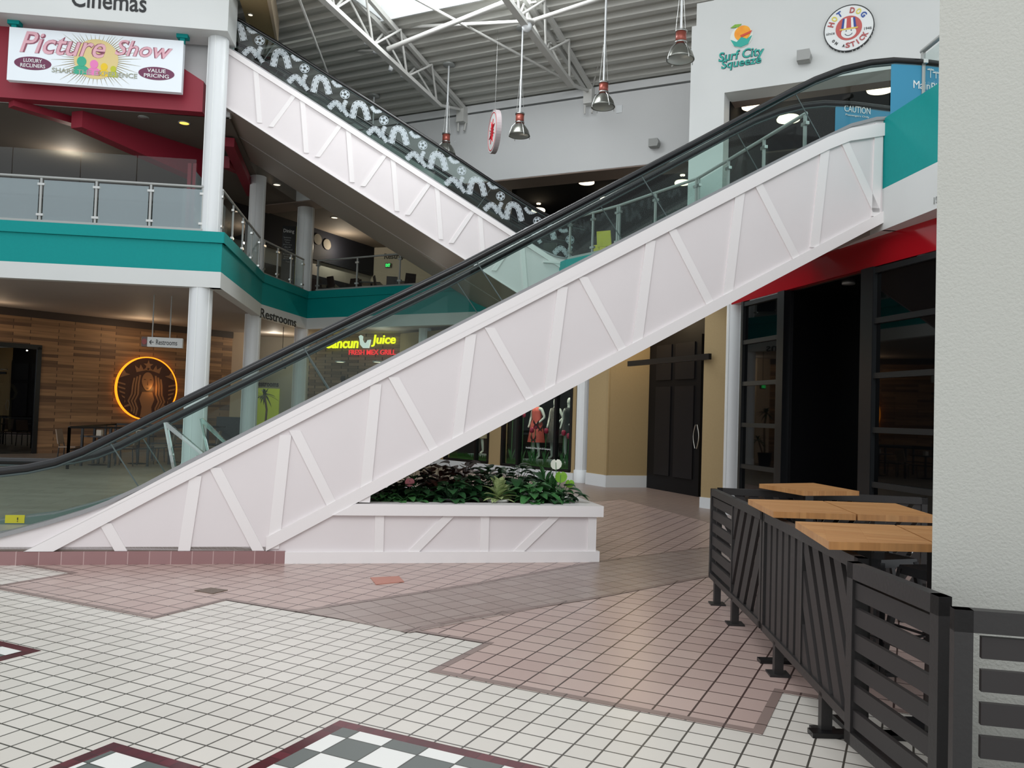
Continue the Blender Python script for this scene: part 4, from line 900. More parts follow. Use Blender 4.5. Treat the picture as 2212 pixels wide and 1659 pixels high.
# trusses
def truss(s, label, dmax=9.3):
    t = thing('roof_truss', WB.w(s, -1, 10.2), label, 'truss', 'white roof trusses')
    def P(d, z, o=0): return WB.w(s + o, -d, z)
    bz = lambda d: 10.0 + .125 * (d - 1.4) + .0
    for o in (-.28, .28):
        m = MB(); m.bar(P(.0, deckz(0) - .12, o * .2), P(dmax, deckz(dmax) - .12, o), .1, .12); m.build('top_chord', mSteelW, t)
    m = MB(); m.bar(P(1.4, bz(1.4)), P(dmax, bz(dmax)), .16, .1); m.build('bottom_chord', mSteelW, t)
    m = MB(); m.bar(P(.0, deckz(0) - .1), P(1.45, bz(1.4)), .07, .07)
    m.build('end_strut', mSteelW, t)
    d = 1.5; k = 0
    while d < dmax - 1.2:
        m = MB()
        for o in (-.26, .26): m.tube([P(d, bz(d)), P(d + .75, deckz(d + .75) - .12, o)], .03, 6); m.tube([P(d + 1.5, bz(d + 1.5)), P(d + .75, deckz(d + .75) - .12, o)], .03, 6)
        m.bar(P(d + .75, deckz(d + .75) - .12, -.28), P(d + .75, deckz(d + .75) - .12, .28), .04, .04)
        m.build('web_member', mSteelW, t); d += 1.5
    m = MB(); m.bx(WB, s - .12, s + .12, -.25, .02, 9.95, 10.4); m.tube([P(-.1 + .15, 10.0, .1), P(.15, 9.7, .1)], .03, 6); m.tube([P(.15, 10.0, -.1), P(.15, 9.7, -.1)], .03, 6); m.build('wall_bracket', mSteelW, t)
    return t
sA = WB.px(1003, 240)[0]; sB = WB.px(1277, 185)[0]
truss(sA, 'left white steel roof truss with track lights on its lower chord')
truss(sB, 'right white steel roof truss ending above the pale back wall')
def rod(a, b, r, label, tb=None, name='brace_rod'):
    a = at(*a); b = at(*b); t = thing(name, a, label, 'brace', 'white roof brace rods'); m = MB(); m.tube([a, b], r, 8); m.build('rod', mSteelW, t)
    if tb:
        d = (b - a); m = MB(); q = a + d * tb; u = d.normalized(); sd = u.cross(Vector((0, 0, 1))).normalized() * .05
        for sg in (-1, 1): m.bar(q - u * .16 + sd * sg, q + u * .16 + sd * sg, .025, .025)
        m.bar(q - u * .16 - sd, q - u * .16 + sd, .03, .03); m.bar(q + u * .16 - sd, q + u * .16 + sd, .03, .03); m.build('turnbuckle', mSteelW, t)
rod((838, 106, 20.2), (1118, -6, 18.0), .06, 'thick white tube crossing between the two trusses from the track lights')
rod((1150, 45, 18.6), (1310, -8, 17.0), .05, 'thick white tube running right from the round camera dome')
rod((845, 60, 20.8), (1140, 46, 18.6), .045, 'slim white tube running nearly level to the camera dome')
rod((888, -8, 18.5), (1262, 194, 22.2), .035, 'long thin tie rod with a turnbuckle crossing below the skylight', .85)
rod((1328, -6, 19.0), (1280, 188, 22.0), .025, 'thin steep tie rod right of the second truss', .68)
rod((645, -6, 18.0), (712, 170, 21.5), .03, 'thin steep tie rod left of the first truss')
rod((660, 108, 24.0), (815, 110, 21), .035, 'level pale strut ending at the track lights on the left')
c = at(1138, 58, 18.4); t = thing('dome_camera', c, 'round white dome camera under a disc hanging from the right truss', 'camera')
m = MB(); m.lathe(c, [(0, -.12), (.06, -.1), (.1, -.05), (.12, .02), (.1, .07)], 24); m.build('dome', mColumn, t)
m = MB(); m.lathe(c + Vector((0, 0, .08)), [(.0, -.01), (.17, -.01), (.18, .03), (.15, .06), (0, .06)], 24); m.build('canopy_plate', mSteelW, t)
m = MB(); m.tube([c + Vector((0, 0, .12)), c + Vector((0, 0, .3))], .03, 8); m.build('stem', mSteelW, t)
for i, (x, y) in enumerate(((793, 88), (812, 107), (845, 145), (871, 160))):
    dY = 19.9 + .55 * i; c = at(x, y, dY); t = thing('track_light', c, ['leftmost white track light under the left truss', 'second white track light from the left, under the left truss', 'flat square track light under the left truss', 'rightmost track light under the left truss'][i], 'light', 'track lights on the left truss')
    m = MB(); m.lathe(c, [(0, -.1), (.055, -.1), (.06, .09), (0, .1)], 14, (.2, .1, 1)); m.build('lamp_head', mColumn, t)
    m = MB(); m.tube([c + Vector((0, 0, .08)), c + Vector((0, 0, .28))], .012, 6); m.build('stem', mBlackM, t)
# ================================================================== SIGNS AND LETTERING
def pxw(f, x0, x1, y, n=0): return abs(f.px(x1, y, n)[0] - f.px(x0, y, n)[0])
def pxh(f, x, y0, y1, n=0): return abs(f.px(x, y0, n)[1] - f.px(x, y1, n)[1])
def tpx(body, m, f, cx, cy, w, h, n=0, **k):
    return text(body, m, f, *f.px(cx, cy, n), n, pxw(f, cx - w / 2, cx + w / 2, cy, n), pxh(f, cx, cy - h / 2, cy + h / 2, n), **k)
def emis(name, rgb, es): return mat(name, rgb, .5, emit=rgb, es=es)
tag(tpx('Cinemas', mBlackT, LF, 236, 1, 163, 40, -.255, bold=.012), 'large black letters reading Cinemas on the white band at the top left', 'lettering')
# cinema sign board
sb = .1; cs = [LF.px(*p, sb) for p in ((20, 56), (396, 90), (392, 201), (15, 171))]
cs = [((cs[0][0] + cs[3][0]) / 2, (cs[0][1] + cs[1][1]) / 2), ((cs[1][0] + cs[2][0]) / 2, (cs[0][1] + cs[1][1]) / 2), None, None]
zb_ = (LF.px(392, 201, sb)[1] + LF.px(15, 171, sb)[1]) / 2; sx0, sx1, zt_ = cs[0][0], cs[1][0], cs[0][1]
t = thing('cinema_sign', LF.w((sx0 + sx1) / 2, sb, zb_), 'white rectangular cinema sign board with a gold sunburst, hung from teal brackets', 'sign')
m = MB(); m.bx(LF, sx0, sx1, sb, sb + .14, zb_, zt_); m.build('board', mat('white_sign_face', (226, 234, 240), .4, emit=(226, 234, 240), es=.12), t)
m = MB()
scx, scz = LF.px(208, 128, sb); hz = (zt_ - zb_)
for k in range(72):
    a = 2 * PI * k / 72; c_, s_ = math.cos(a), math.sin(a); ln = (.5 + .18 * abs(c_)) * (1.1 if k % 2 else .85); r0_ = .28
    lim = min(abs((zt_ - .02 - scz) / s_) if s_ > 0 else abs((scz - zb_ - .02) / (s_ or 1)), 9) if abs(s_) > .01 else 9
    ln = min(ln * (1.25 if abs(c_) > .5 else 1), lim); w_ = .014
    m.prism(LF, [(scx + r0_ * c_ - w_ * s_, scz + r0_ * s_ + w_ * c_), (scx + ln * c_, scz + ln * s_), (scx + r0_ * c_ + w_ * s_, scz + r0_ * s_ - w_ * c_)], sb - .004, sb)
m.build('sunburst_rays', mat('olive_gold_ray', (150, 138, 96), .5), t)
m = MB(); disc(m, LF, scx, scz, .46, .44, sb - .006, sb); m.build('sunburst_glow', mat('pale_gold_disc', (222, 202, 142), .5), t)
for x, hc, sc_, col in ((176, 153, 1.15, (60, 172, 140)), (203, 158, 1.0, (232, 130, 190)), (225, 161, .85, (236, 200, 40)), (245, 164, .72, (190, 196, 50))):
    s_, z_ = LF.px(x, 147 + (x - 176) * .09, sb); h_ = .3 * sc_; z_ -= .14; m = MB()
    m.prism(LF, [(s_ - .14 * sc_, z_), (s_ + .14 * sc_, z_), (s_ + .14 * sc_, z_ + h_ * .38), (s_ + .07 * sc_, z_ + h_ * .55), (s_ - .07 * sc_, z_ + h_ * .55), (s_ - .14 * sc_, z_ + h_ * .38)], sb - .009, sb - .003)
    disc(m, LF, s_, z_ + h_ * .82, .085 * sc_, .095 * sc_, sb - .0125, sb - .003, 20); m.build('audience_figure', mat('audience_%d' % x, col, .5), t)
mpk = mat('rose_script', (226, 176, 188), .45); mpk2 = mat('rose_script_outline', (150, 84, 104), .5)  # pink script letters and their darker outline colour
for bd, mm, nn in ((.03, mpk2, -.008), (.004, mpk, -.014)):
    tpx('Picture', mm, LF, 137, 97, 186, 46, sb, parent=t, bold=bd, shear=.3, ext=-nn); tpx('Show', mm, LF, 311, 107, 124, 34, sb, parent=t, bold=bd, shear=.3, ext=-nn)
tpx('SHARE THE EXPERIENCE', mat('grey_green_lettering', (168, 172, 158), .5), LF, 205, 158, 185, 10, sb, parent=t, ext=.014, bold=.01)
mov = mat('plum_oval', (112, 52, 84), .5)
for x, y, a, b in ((71, 137, 'LUXURY', 'RECLINERS'), (338, 159, 'VALUE', 'PRICING')):
    m = MB(); s_, z_ = LF.px(x, y, sb); disc(m, LF, s_, z_, .38, .145, sb - .006, sb); o = m.build('oval_badge', mov, t)
    tpx(a, mWhiteT, LF, x, y - 6, 40, 8, sb - .006, parent=o, bold=.008); tpx(b, mWhiteT, LF, x, y + 5, 54, 8, sb - .006, parent=o, bold=.008)
for x in (28, 394):
    s_ = LF.px(x, 70, sb)[0]; m = MB(); m.bx(LF, s_ - .05, s_ + .05, sb + .02, sb + .1, zt_ - .05, 9.74); m.bx(LF, s_ - .12, s_ + .12, sb - .02, sb + .16, 9.66, 9.74); m.build('hanging_bracket', mTeal, t)
F2 = FR[2][0]
tag(tpx('Restrooms', mBlackT, F2, 603, 687, 78, 20, -.03, bold=.012), 'black letters reading Restrooms on the white band under the teal balcony', 'lettering')
# hanging direction sign
HF = Fr((at(350, 740, 20.0).x, 20.0), 78); c = HF.px(318, 740)[0]; c1_ = HF.px(394, 740)[0]
z0_, z1_ = HF.px(350, 750)[1], HF.px(350, 729)[1]
t = thing('hanging_direction_sign', HF.w(0, 0, z0_), 'small white hanging sign with an arrow and the word Restrooms, on two rods', 'sign')
m = MB(); m.bx(HF, c, c1_, 0, .14, z0_, z1_); m.build('sign_box', mWhite, t)
m = MB(); a_ = HF.px(305, 740)[0]; m.bx(HF, a_, c, .01, .13, z0_, z1_); o = m.build('icon_panel', mat('taupe_sign_panel', (96, 76, 70), .5), t)
m = MB(); disc(m, HF, (a_ + c) / 2, (z0_ + z1_) / 2, .055, .07, .0, .01, 20); m.build('icon_disc', mat('dull_red_disc', (140, 60, 60), .5), o)
tpx('Restrooms', mBlackT, HF, 360, 740, 46, 11, 0, parent=t, bold=.003)
m = MB(); s_, z_ = HF.px(327, 739); m.bar(HF.w(s_ - .04, -.005, z_), HF.w(s_ + .05, -.005, z_), .012, .016); m.bar(HF.w(s_ - .04, -.005, z_), HF.w(s_, -.005, z_ + .05), .012, .016); m.bar(HF.w(s_ - .04, -.005, z_), HF.w(s_, -.005, z_ - .05), .012, .016); m.build('arrow', mBlackT, t)
for x in (329, 367): s_ = HF.px(x, 700)[0]; m = MB(); m.tube([HF.w(s_, .07, z1_), HF.w(s_, .07, 4.2)], .014, 6); m.build('rod', mGreyM, t)
# lit grill sign
t = thing('lit_grill_sign', CW.w(1, -.1, 3), 'glowing yellow and red grill sign with a white figure, on the grey planks', 'sign')
mY = emis('lit_yellow', (255, 246, 20), 1.35); mR = emis('lit_red', (255, 50, 56), 1.05); mWf = emis('lit_white', (240, 244, 240), .75)
tpx('Cancun', mY, CW, 738, 741, 73, 23, -.08, parent=t, bold=.02, shear=.12, ext=.03); tpx('Juice', mY, CW, 829, 736, 52, 26, -.08, parent=t, bold=.02, shear=.12, ext=.03)
tpx('FRESH MEX GRILL', mR, CW, 804, 761, 101, 11, -.08, parent=t, bold=.008, ext=.03)
P_ = [CW.px(x, y, -.08) for x, y in ((779, 735), (777, 727), (781, 724), (785, 727), (784, 734), (787, 740), (792, 742), (796, 735), (802, 734), (800, 744), (798, 752), (786, 752), (780, 745))]
m = MB(); m.prism(CW, P_, -.14, -.08); m.build('white_figure', mWf, t)
# round emblem with an amber halo on the planked wall
ec, ez = PW.px(318, 839, -.12); er = PW.px(318, 772, -.12)[1] - ez
t = thing('round_wall_emblem', PW.w(ec, -.12, ez), 'large round emblem of a crowned long haired woman, rimmed with amber light', 'sign')
mE0 = mat('dark_emblem_ground', (72, 40, 28), .5); mE1 = mat('tan_emblem_relief', (150, 106, 72), .5)
m = MB(); disc(m, PW, ec, ez, er, er, -.12, -.06); m.build('disc', mE0, t)
m = MB(); ringp(m, PW, ec, ez, er * .985, er * 1.02, -.14, -.04, 64); m.build('halo_ring', emis('amber_halo', (255, 150, 30), 1.6), t)
def ep(l): return [(ec + x * er, ez + y * er) for x, y in l]
def relief(l, nm, n1=-.132): m = MB(); m.prism(PW, ep(l), n1, -.12); m.build(nm, mE1, t)
relief([(math.cos(PI * (.5 + .4 * k) ) * (.17 if k % 1 == 0 else .07), .78 + math.sin(PI * (.5 + .4 * k)) * .17) if False else ((.17 if i % 2 == 0 else .07) * math.cos(PI / 2 + PI * i / 5), .74 + (.17 if i % 2 == 0 else .07) * math.sin(PI / 2 + PI * i / 5)) for i, k in enumerate([0] * 10)], 'star')
relief([(-.38, .5), (-.45, .72), (-.3, .62), (-.26, .76), (-.16, .6), (-.06, .66), (0, .56), (.06, .66), (.16, .6), (.26, .76), (.3, .62), (.45, .72), (.38, .5), (.18, .56), (0, .58), (-.18, .56)], 'crown')
relief([(.2 * math.cos(a) if math.sin(a) > -.2 else .2 * math.cos(a) * (1 - .25 * abs(math.sin(a))), .22 + .3 * math.sin(a)) for a in [2 * PI * i / 24 for i in range(24)]], 'face')
relief([(-.17, -.12), (.17, -.12), (.25, -.35), (.16, -.6), (.2, -.93), (-.2, -.93), (-.16, -.6), (-.25, -.35)], 'torso')
for sg in (-1, 1):
    for j in range(3):
        cl_ = [(.26 + .09 * j, .42 - .05 * j), (.3 + .09 * j, .1), (.3 + .1 * j, -.2), (.4 + .1 * j, -.42), (.3 + .09 * j, -.65), (.34 + .07 * j, -.88 + .06 * j)]
        relief([(sg * (x - .028), y) for x, y in cl_] + [(sg * (x + .028), y) for x, y in cl_[::-1]], 'hair_lock')
    for j in range(6):
        y = .12 - .14 * j; relief([(sg * .72, y), (sg * (.97 - .045 * j * j * .35), y + .06), (sg * (.95 - .045 * j * j * .35), y + .0), (sg * .72, y - .05)], 'tail_stripe')
    relief([(sg * .58, .42), (sg * .76, .36), (sg * .9, .3), (sg * .8, .58), (sg * .72, .46)], 'tail_fin')
m = MB()
for sg in (-1, 1): m.prism(PW, ep([(sg * .05, .27), (sg * .15, .27), (sg * .1, .3)]), -.136, -.132)
m.prism(PW, ep([(-.06, .02), (.06, .02), (0, -.02)]), -.136, -.132); m.prism(PW, ep([(-.015, .1), (.015, .1), (0, .24)]), -.136, -.132); m.build('face_lines', mE0, t)
# fruit drink sign and round snack sign on the stepped wall
mSea = mat('sea_green_script', (36, 170, 156), .45); mNavy = mat('navy_outline', (30, 56, 76), .5)
t = thing('drink_sign', WR.w(.6, -.05, 9), 'teal script drink sign with an orange fruit emblem above it, on the stepped white wall', 'sign')
for bd, mm, ex in ((.035, mNavy, .01), (.008, mSea, .02)):
    tpx('Surf City', mm, WR, 1601, 120, 98, 26, 0, parent=t, bold=bd, shear=.1, ext=ex); tpx('Squeeze', mm, WR, 1601, 137, 86, 23, 0, parent=t, bold=bd, shear=.1, ext=ex)
fs, fz = WR.px(1602, 80); fr_ = pxh(WR, 1602, 57, 104) / 2
m = MB(); disc(m, WR, fs, fz, fr_, fr_, -.02, 0); o = m.build('emblem_disc', mat('pale_emblem_disc', (226, 232, 226), .5), t)
m = MB(); disc(m, WR, fs + .02, fz + fr_ * .3, fr_ * .72, fr_ * .68, -.03, -.02); m.build('fruit', noisy('orange_fruit', (250, 190, 50), (240, 130, 30), 9, .5), o)
m = MB(); m.prism(WR, [(fs - fr_ * .95, fz - fr_ * .15), (fs - fr_ * .4, fz - fr_ * .45), (fs, fz - fr_ * .05), (fs + fr_ * .5, fz - fr_ * .3), (fs + fr_ * .95, fz - fr_ * .05), (fs + fr_ * .6, fz - fr_ * .8), (fs, fz - fr_ * .98), (fs - fr_ * .6, fz - fr_ * .8)], -.035, -.03); m.build('wave', mSea, o)
m = MB(); m.prism(WR, [(fs - fr_ * .1, fz + fr_ * .1), (fs + fr_ * .95, fz + fr_ * .4), (fs + fr_ * .8, fz + fr_ * .15), (fs, fz - fr_ * .1)], -.04, -.036); m.build('surfboard', mat('red_board', (210, 70, 40), .4), o)
m = MB(); m.prism(WR, [(fs - fr_, fz + fr_ * .95), (fs - fr_ * .6, fz + fr_ * 1.2), (fs, fz + fr_ * 1.15), (fs - fr_ * .3, fz + fr_ * .9)], -.03, -.02); m.build('fruit_leaf', LEAFM['lime_leaf'], o)
hs_, hz_ = WR.px(1834, 63); hrx = pxw(WR, 1780, 1889, 63) / 2; hr = hrx
t = thing('round_snack_sign', WR.w(hs_, -.05, hz_), 'round white snack sign with coloured ring lettering and a striped cap, top right', 'sign')
m = MB(); disc(m, WR, hs_, hz_, hr, hr, -.05, 0); m.build('disc', mat('white_round_sign', (232, 236, 236), .4), t)
m = MB(); ringp(m, WR, hs_, hz_, hr * .965, hr * 1.0, -.056, 0, 56); m.build('dark_rim', mBlackT, t)
m = MB(); disc(m, WR, hs_, hz_, hr * .52, hr * .52, -.058, -.05); m.build('red_disc', mat('salmon_red_disc', (196, 92, 88), .5), t)
m = MB(); disc(m, WR, hs_, hz_ - hr * .2, hr * .3, hr * .24, -.062, -.058, 24); hd_ = m.build('round_face', mWhiteT, t)
m = MB(); ringp(m, WR, hs_, hz_ - hr * .17, hr * .15, hr * .175, -.066, -.062, 12, PI * 1.15, PI * 1.85); m.build('smile_line', mNavy, hd_)
m = MB()
for sg in (-1, 1): disc(m, WR, hs_ + sg * hr * .1, hz_ - hr * .12, hr * .025, hr * .025, -.066, -.062, 10)
m.build('eye_dots', mNavy, hd_)
for k, (a, b, mm) in enumerate(((-.3, -.2, (40, 70, 150)), (-.2, -.1, (236, 238, 238)), (-.1, .1, (196, 80, 78)), (.1, .2, (236, 238, 238)), (.2, .3, (40, 70, 150)))):
    m = MB(); m.prism(WR, [(hs_ + hr * a, hz_ - hr * .02), (hs_ + hr * b, hz_ - hr * .02), (hs_ + hr * b * .8, hz_ + hr * .42), (hs_ + hr * a * .8, hz_ + hr * .42)], -.066, -.06); m.build('cap_stripe', mat('cap_stripe_%d' % k, mm, .5), t)
m = MB(); m.bx(WR, hs_ - hr * .36, hs_ + hr * .36, -.068, -.06, hz_ - hr * .07, hz_ - hr * .01); m.build('cap_brim', mat('gold_brim', (226, 196, 90), .5), t)
mHR, mHY, mHB = mat('sign_letter_red', (178, 84, 84), .5), mat('sign_letter_yellow', (226, 214, 90), .5), mat('sign_letter_blue', (44, 84, 164), .5)
def ringtext(chars, a0, da, rr, sz, mats, top=True):
    for i, ch in enumerate(chars):
        if ch == ' ': continue
        a = math.radians(a0 + da * i); s_, z_ = hs_ + hr * rr * math.cos(a), hz_ + hr * rr * math.sin(a)
        text(ch, mats[i % len(mats)], WR, s_, z_, -.05, hr * sz * (.22 if ch == 'I' else .8), hr * sz, parent=t, name='letter', bold=.03, rot=(a - PI / 2) if top else (a + PI / 2), ext=.012)
ringtext('HOT DOG', 160, -20, .75, .24, [mHR, mHY, mHB, mHB, mHR, mHY, mHB])
ringtext('STICK', 268, 15.5, .74, .22, [mHR], False); ringtext('ON A', 218, 12.5, .76, .12, [mBlackT], False)
tpx('since', mBlackT, WR, 1794, 73, 18, 6, -.05, parent=t); tpx('1946', mBlackT, WR, 1875, 61, 16, 6, -.05, parent=t)
for f, x, y, l in ((WR, 1740, 128, 'small grey wall speaker under the stepped wall signs'), (WB, 1417, 313, 'small grey wall speaker low on the pale back wall')):
    s_, z_ = f.px(x, y); t = thing('wall_speaker', f.w(s_, -.1, z_), l, 'speaker', 'grey wall speakers')
    m = MB(); m.prism(f, [(s_ - .13, z_ - .1), (s_ + .1, z_ - .1), (s_ + .13, z_), (s_ + .1, z_ + .1), (s_ - .13, z_ + .1)], -.24, -.04); m.build('case', mFoil, t)
    m = MB(); m.bx(f, s_ - .03, s_ + .03, -.04, 0, z_ - .03, z_ + .03); m.build('bracket', mBlackM, t)
s_, z_ = WB.px(1338, 236); m = MB(); m.bx(WB, s_ - .08, s_ + .08, -.02, -.0, z_ - .1, z_ + .1); tag(m.build('wall_plate', mColumn), 'small square access plate on the pale back wall right of a lamp', 'plate')
tag(tpx('19', mGreyM, FR[9][0], 2022, 432, 9, 15, -.025), 'faint grey number 19 on the white band beside the near pillar', 'number')
# exit signs
for f, x, y, w_, l in ((Fr((at(608, 790, 27).x, 27), 100), 608, 790, 17, 'green lit exit sign in the restroom corridor on the ground floor'), (D2, 838, 573, 12, 'green lit exit sign on the upper dining level')):
    n = -.1; s_, z_ = f.px(x, y, n); ww = pxw(f, x - w_ / 2, x + w_ / 2, y, n); t = thing('exit_sign', f.w(s_, n, z_), l, 'sign', 'green exit signs')
    m = MB(); m.bx(f, s_ - ww / 2, s_ + ww / 2, n, n + .05, z_ - ww * .36, z_ + ww * .36); m.build('housing', mat('dark_green_plate', (8, 48, 24), .4), t)
    if f is not D2: m = MB(); m.tube([f.w(s_, n + .03, z_ + ww * .36), f.w(s_, n + .03, 4.2)], .01, 5); m.build('hanger', mBlackM, t)
    text('EXIT', emis('lit_green', (60, 250, 120), 1.2), f, s_, z_, n, ww * .8, ww * .5, parent=t, bold=.03)
CF = Fr((at(578, 830, 30.8).x, 30.8), 90)
t = thing('restroom_panel', CF.w(0, 0, 1), 'yellow green wall panel under black Restrooms letters in the corridor', 'panel')
a, b = CF.px(552, 838), CF.px(598, 930); m = MB(); m.bx(CF, a[0], b[0], .1, .18, .3, a[1]); m.build('yellow_panel', mat('lime_yellow_panel', (190, 200, 60), .5, emit=(190, 200, 60), es=.15), t)
tpx('Restrooms', mBlackT, CF, 577, 829, 50, 12, .18, parent=t, bold=.012, ext=.02)
# dining directory and letters upstairs
DFr = Fr((at(625, 520, 28.3).x, 28.3), 75)
t = thing('dining_directory', DFr.w(0, 0, 5.2), 'tall black directory board headed Dining with a yellow edge strip', 'sign')
a, b = DFr.px(611, 487), DFr.px(637, 560); m = MB(); m.bx(DFr, a[0], b[0], 0, .1, 5.2, a[1]); m.build('board', mat('black_directory', (22, 24, 28), .4), t)
c_ = DFr.px(646, 487)[0]; m = MB(); m.bx(DFr, b[0], c_, -.02, .12, 5.2, a[1]); m.build('yellow_edge', mat('olive_yellow_edge', (132, 128, 40), .5), t)
tpx('Dining', mWhiteT, DFr, 624, 500, 23, 10, 0, parent=t, bold=.01)
for i in range(11): tpx(['Sandwiches', 'Creations', 'Tacos', 'Juices', 'Grill', 'Hot Food', 'Noodles', 'Burgers', 'Salads', 'Bakery', 'Tea'][i], mGreyM, DFr, 621, 513 + 5.2 * i, [16, 13, 10, 19, 13, 21, 12, 19, 15, 17, 9][i], 3, 0, parent=t, name='menu_line')
text('DINING COURT', mBlackT, DFr, (b[0] + c_) / 2, 6.6, -.02, 1.3, .07, parent=t, rot=-PI / 2)
tag(tpx('Restrooms', mBlackT, D2, 862, 553, 64, 12, -.02, bold=.012), 'dark letters reading Restrooms on the upper dining wall', 'lettering')
for x0_, x1_ in ((676, 684), (757, 790), (893, 912)):
    a = D2.px(x0_, 575, -.03); b = D2.px(x1_, 575, -.03); m = MB(); m.bx(D2, a[0], b[0], -.04, -.01, 5.25, 6.5); tag(m.build('wall_panel', mat('mustard_panel', (170, 148, 40), .6)), {676: 'narrow mustard panel behind the upper left railing post', 757: 'wide mustard wall panel in the middle of the dining wall', 893: 'mustard wall panel under the escalator soffit'}[x0_], 'panel')
for x, y, rx in ((716, 517, 6), (706, 528, 9)):
    s_, z_ = D1.px(686 if x > 710 else x, y, -.14); m = MB(); disc(m, D1, s_, z_, .22, .2, -.16, -.13, 20); tag(m.build('menu_emblem', mat('dim_emblem', (84, 80, 72), .8)), {716: 'smaller dim round emblem on the black tile band', 706: 'larger dim round emblem on the black tile band'}[x], 'emblem')
# ================================================================== CEILING LAMPS
def disclamp(x, y, r, z, label):
    c = zp(x, y, z); t = thing('disc_lamp', c, label, 'lamp', 'glowing disc lamps under black ceilings')
    m = MB(); m.lathe(c, [(0, 0), (r * .97, 0), (r, .03), (r * .9, .07), (0, .08)], 28); m.build('glowing_disc', mWarm, t)
    m = MB(); m.tube([c + Vector((0, 0, .08)), c + Vector((0, 0, 8.55 - z))], .012, 6); m.build('stem', mBlackM, t)
    m = MB(); m.lathe((c.x, c.y, 8.53), [(0, 0), (.07, 0), (.07, .03), (0, .03)], 12); m.build('ceiling_canopy', mWarm, t)
for x, y, r, l in ((1628, 232, .25, 'brightest disc lamp in the opening under the snack signs'), (1703, 260, .25, 'disc lamp seen through the top of the escalator glass'), (1902, 195, .26, 'disc lamp behind the handrail at far right'), (1267, 396, .225, 'disc lamp in the middle of the black opening'), (1090, 411, .21, 'leftmost disc lamp of the black opening'), (1163, 456, .225, 'lowest disc lamp above the crossing handrails'), (1310, 433, .2, 'disc lamp between the two handrails'), (1474, 397, .22, 'disc lamp left of the stepped wall, behind glass')):
    disclamp(x, y, r, 8.3 if x not in (1628, 1703, 1902) else 8.28, l)
def downlight(x, y, z, r, m_, label, depth=None):
    c = zp(x, y, z) if depth is None else at(x, y, depth); mb = MB(); mb.lathe(c, [(0, -.005), (r, -.005), (r, .02)], 18); o = mb.build('glow_lens', m_)
    t = thing('ceiling_downlight', c, label, 'light', 'recessed ceiling downlights'); me = o.data
    for v in me.vertices: v.co -= c
    o.parent = t; m = MB(); m.lathe(c, [(r, -.008), (r * 1.25, -.008), (r * 1.25, .02)], 18); m.build('trim_ring', mGreyM, t)
downlight(398, 266, 8.19, .11, mWarmY, 'yellow glowing downlight beside the red post')
downlight(310, 254, 8.19, .1, mGreyM, 'unlit ceiling downlight between the red beams')
downlight(598, 399, 8.19, .1, mCool, 'small white downlight left of the upper column')
downlight(722, 470, 8.19, .1, mCool, 'small white downlight right of the upper column')
downlight(735, 782, 2.74, .1, mWarm, 'left downlight inside the grill'); downlight(816, 782, 2.74, .1, mWarm, 'right downlight inside the grill')
downlight(541, 32, 10.74, .05, mCool, 'tiny downlight in the tan soffit at the top')
downlight(1833, 613, 3.59, .07, mGreyM, 'dim downlight inside the black storefront recess'); 
# red post by the upper left column
a = at(419, 300, 20.6); t = thing('red_post', (a.x, a.y, FZ), 'slender twin red post left of the upper white column', 'post')
for dx in (-.06, .07): m = MB(); m.box(a.x + dx - .045, a.x + dx + .045, a.y - .04, a.y + .04, FZ, 7.6); m.build('bar', mRed, t)
# black header bar in front of the double door
a = at(1358, 786, 17.9); b = at(1534, 770, 15.2); m = MB(); m.bar(a, b, .06, .11); tag(m.build('header_bar', mBlackM), 'long black horizontal bar in front of the double door', 'bar')
# floor details
def plate(px4, m_, name, label, cat):
    P = [zp(*p) for p in px4]; m = MB(); m.slab(P, .002, .008); tag(m.build(name, m_), label, cat)
plate(((420, 1277), (455, 1271), (492, 1276), (459, 1284)), noisy('rusty_grate', (120, 104, 92), (84, 72, 64), 60, .6), 'floor_drain', 'small brown drain cover in the pink tiles', 'drain')
plate(((800, 1249), (862, 1246), (873, 1258), (812, 1264)), noisy('terracotta_patch', (186, 128, 112), (170, 114, 100), 20, .5), 'floor_hatch', 'reddish replacement tile in the pink floor', 'tile')
# ================================================================== CHAIRS AND TABLES
def chair(x, y, z, rz, label, m_=None, group='dining chairs upstairs', name='chair', back='solid'):
    m_ = m_ or mChairB; t = thing(name, (x, y, z), label, 'chair', group)
    def rp(a, b, c): q, s_ = math.cos(rz), math.sin(rz); return Vector((x + a * q - b * s_, y + a * s_ + b * q, z + c))
    m = MB(); m.hexa([rp(-.2, -.2, .44), rp(.2, -.2, .44), rp(.19, .2, .43), rp(-.19, .2, .43)], [rp(-.2, -.2, .47), rp(.2, -.2, .47), rp(.19, .2, .46), rp(-.19, .2, .46)]); m.build('seat', m_, t)
    m = MB(); m.hexa([rp(-.19, .2, .52), rp(.19, .2, .52), rp(.19, .225, .52), rp(-.19, .225, .52)], [rp(-.18, .27, .88), rp(.18, .27, .88), rp(.18, .295, .88), rp(-.18, .295, .88)]); m.build('backrest', m_, t)
    for a, b in ((-.18, -.18), (.18, -.18), (-.17, .19), (.17, .19)):
        m = MB(); m.tube([rp(a, b, .45), rp(a * 1.12, b * 1.15, 0)], .014, 6); m.build('leg', m_ if m_ is mYellow else mBlackM, t)
    for a in (-.15, .15): m = MB(); m.tube([rp(a, .18, .44), rp(a, .215, .55)], .012, 5); m.build('back_support', m_ if m_ is mYellow else mBlackM, t)
    return t
mChairB = mat('dark_brown_chair', (64, 48, 46), .5)
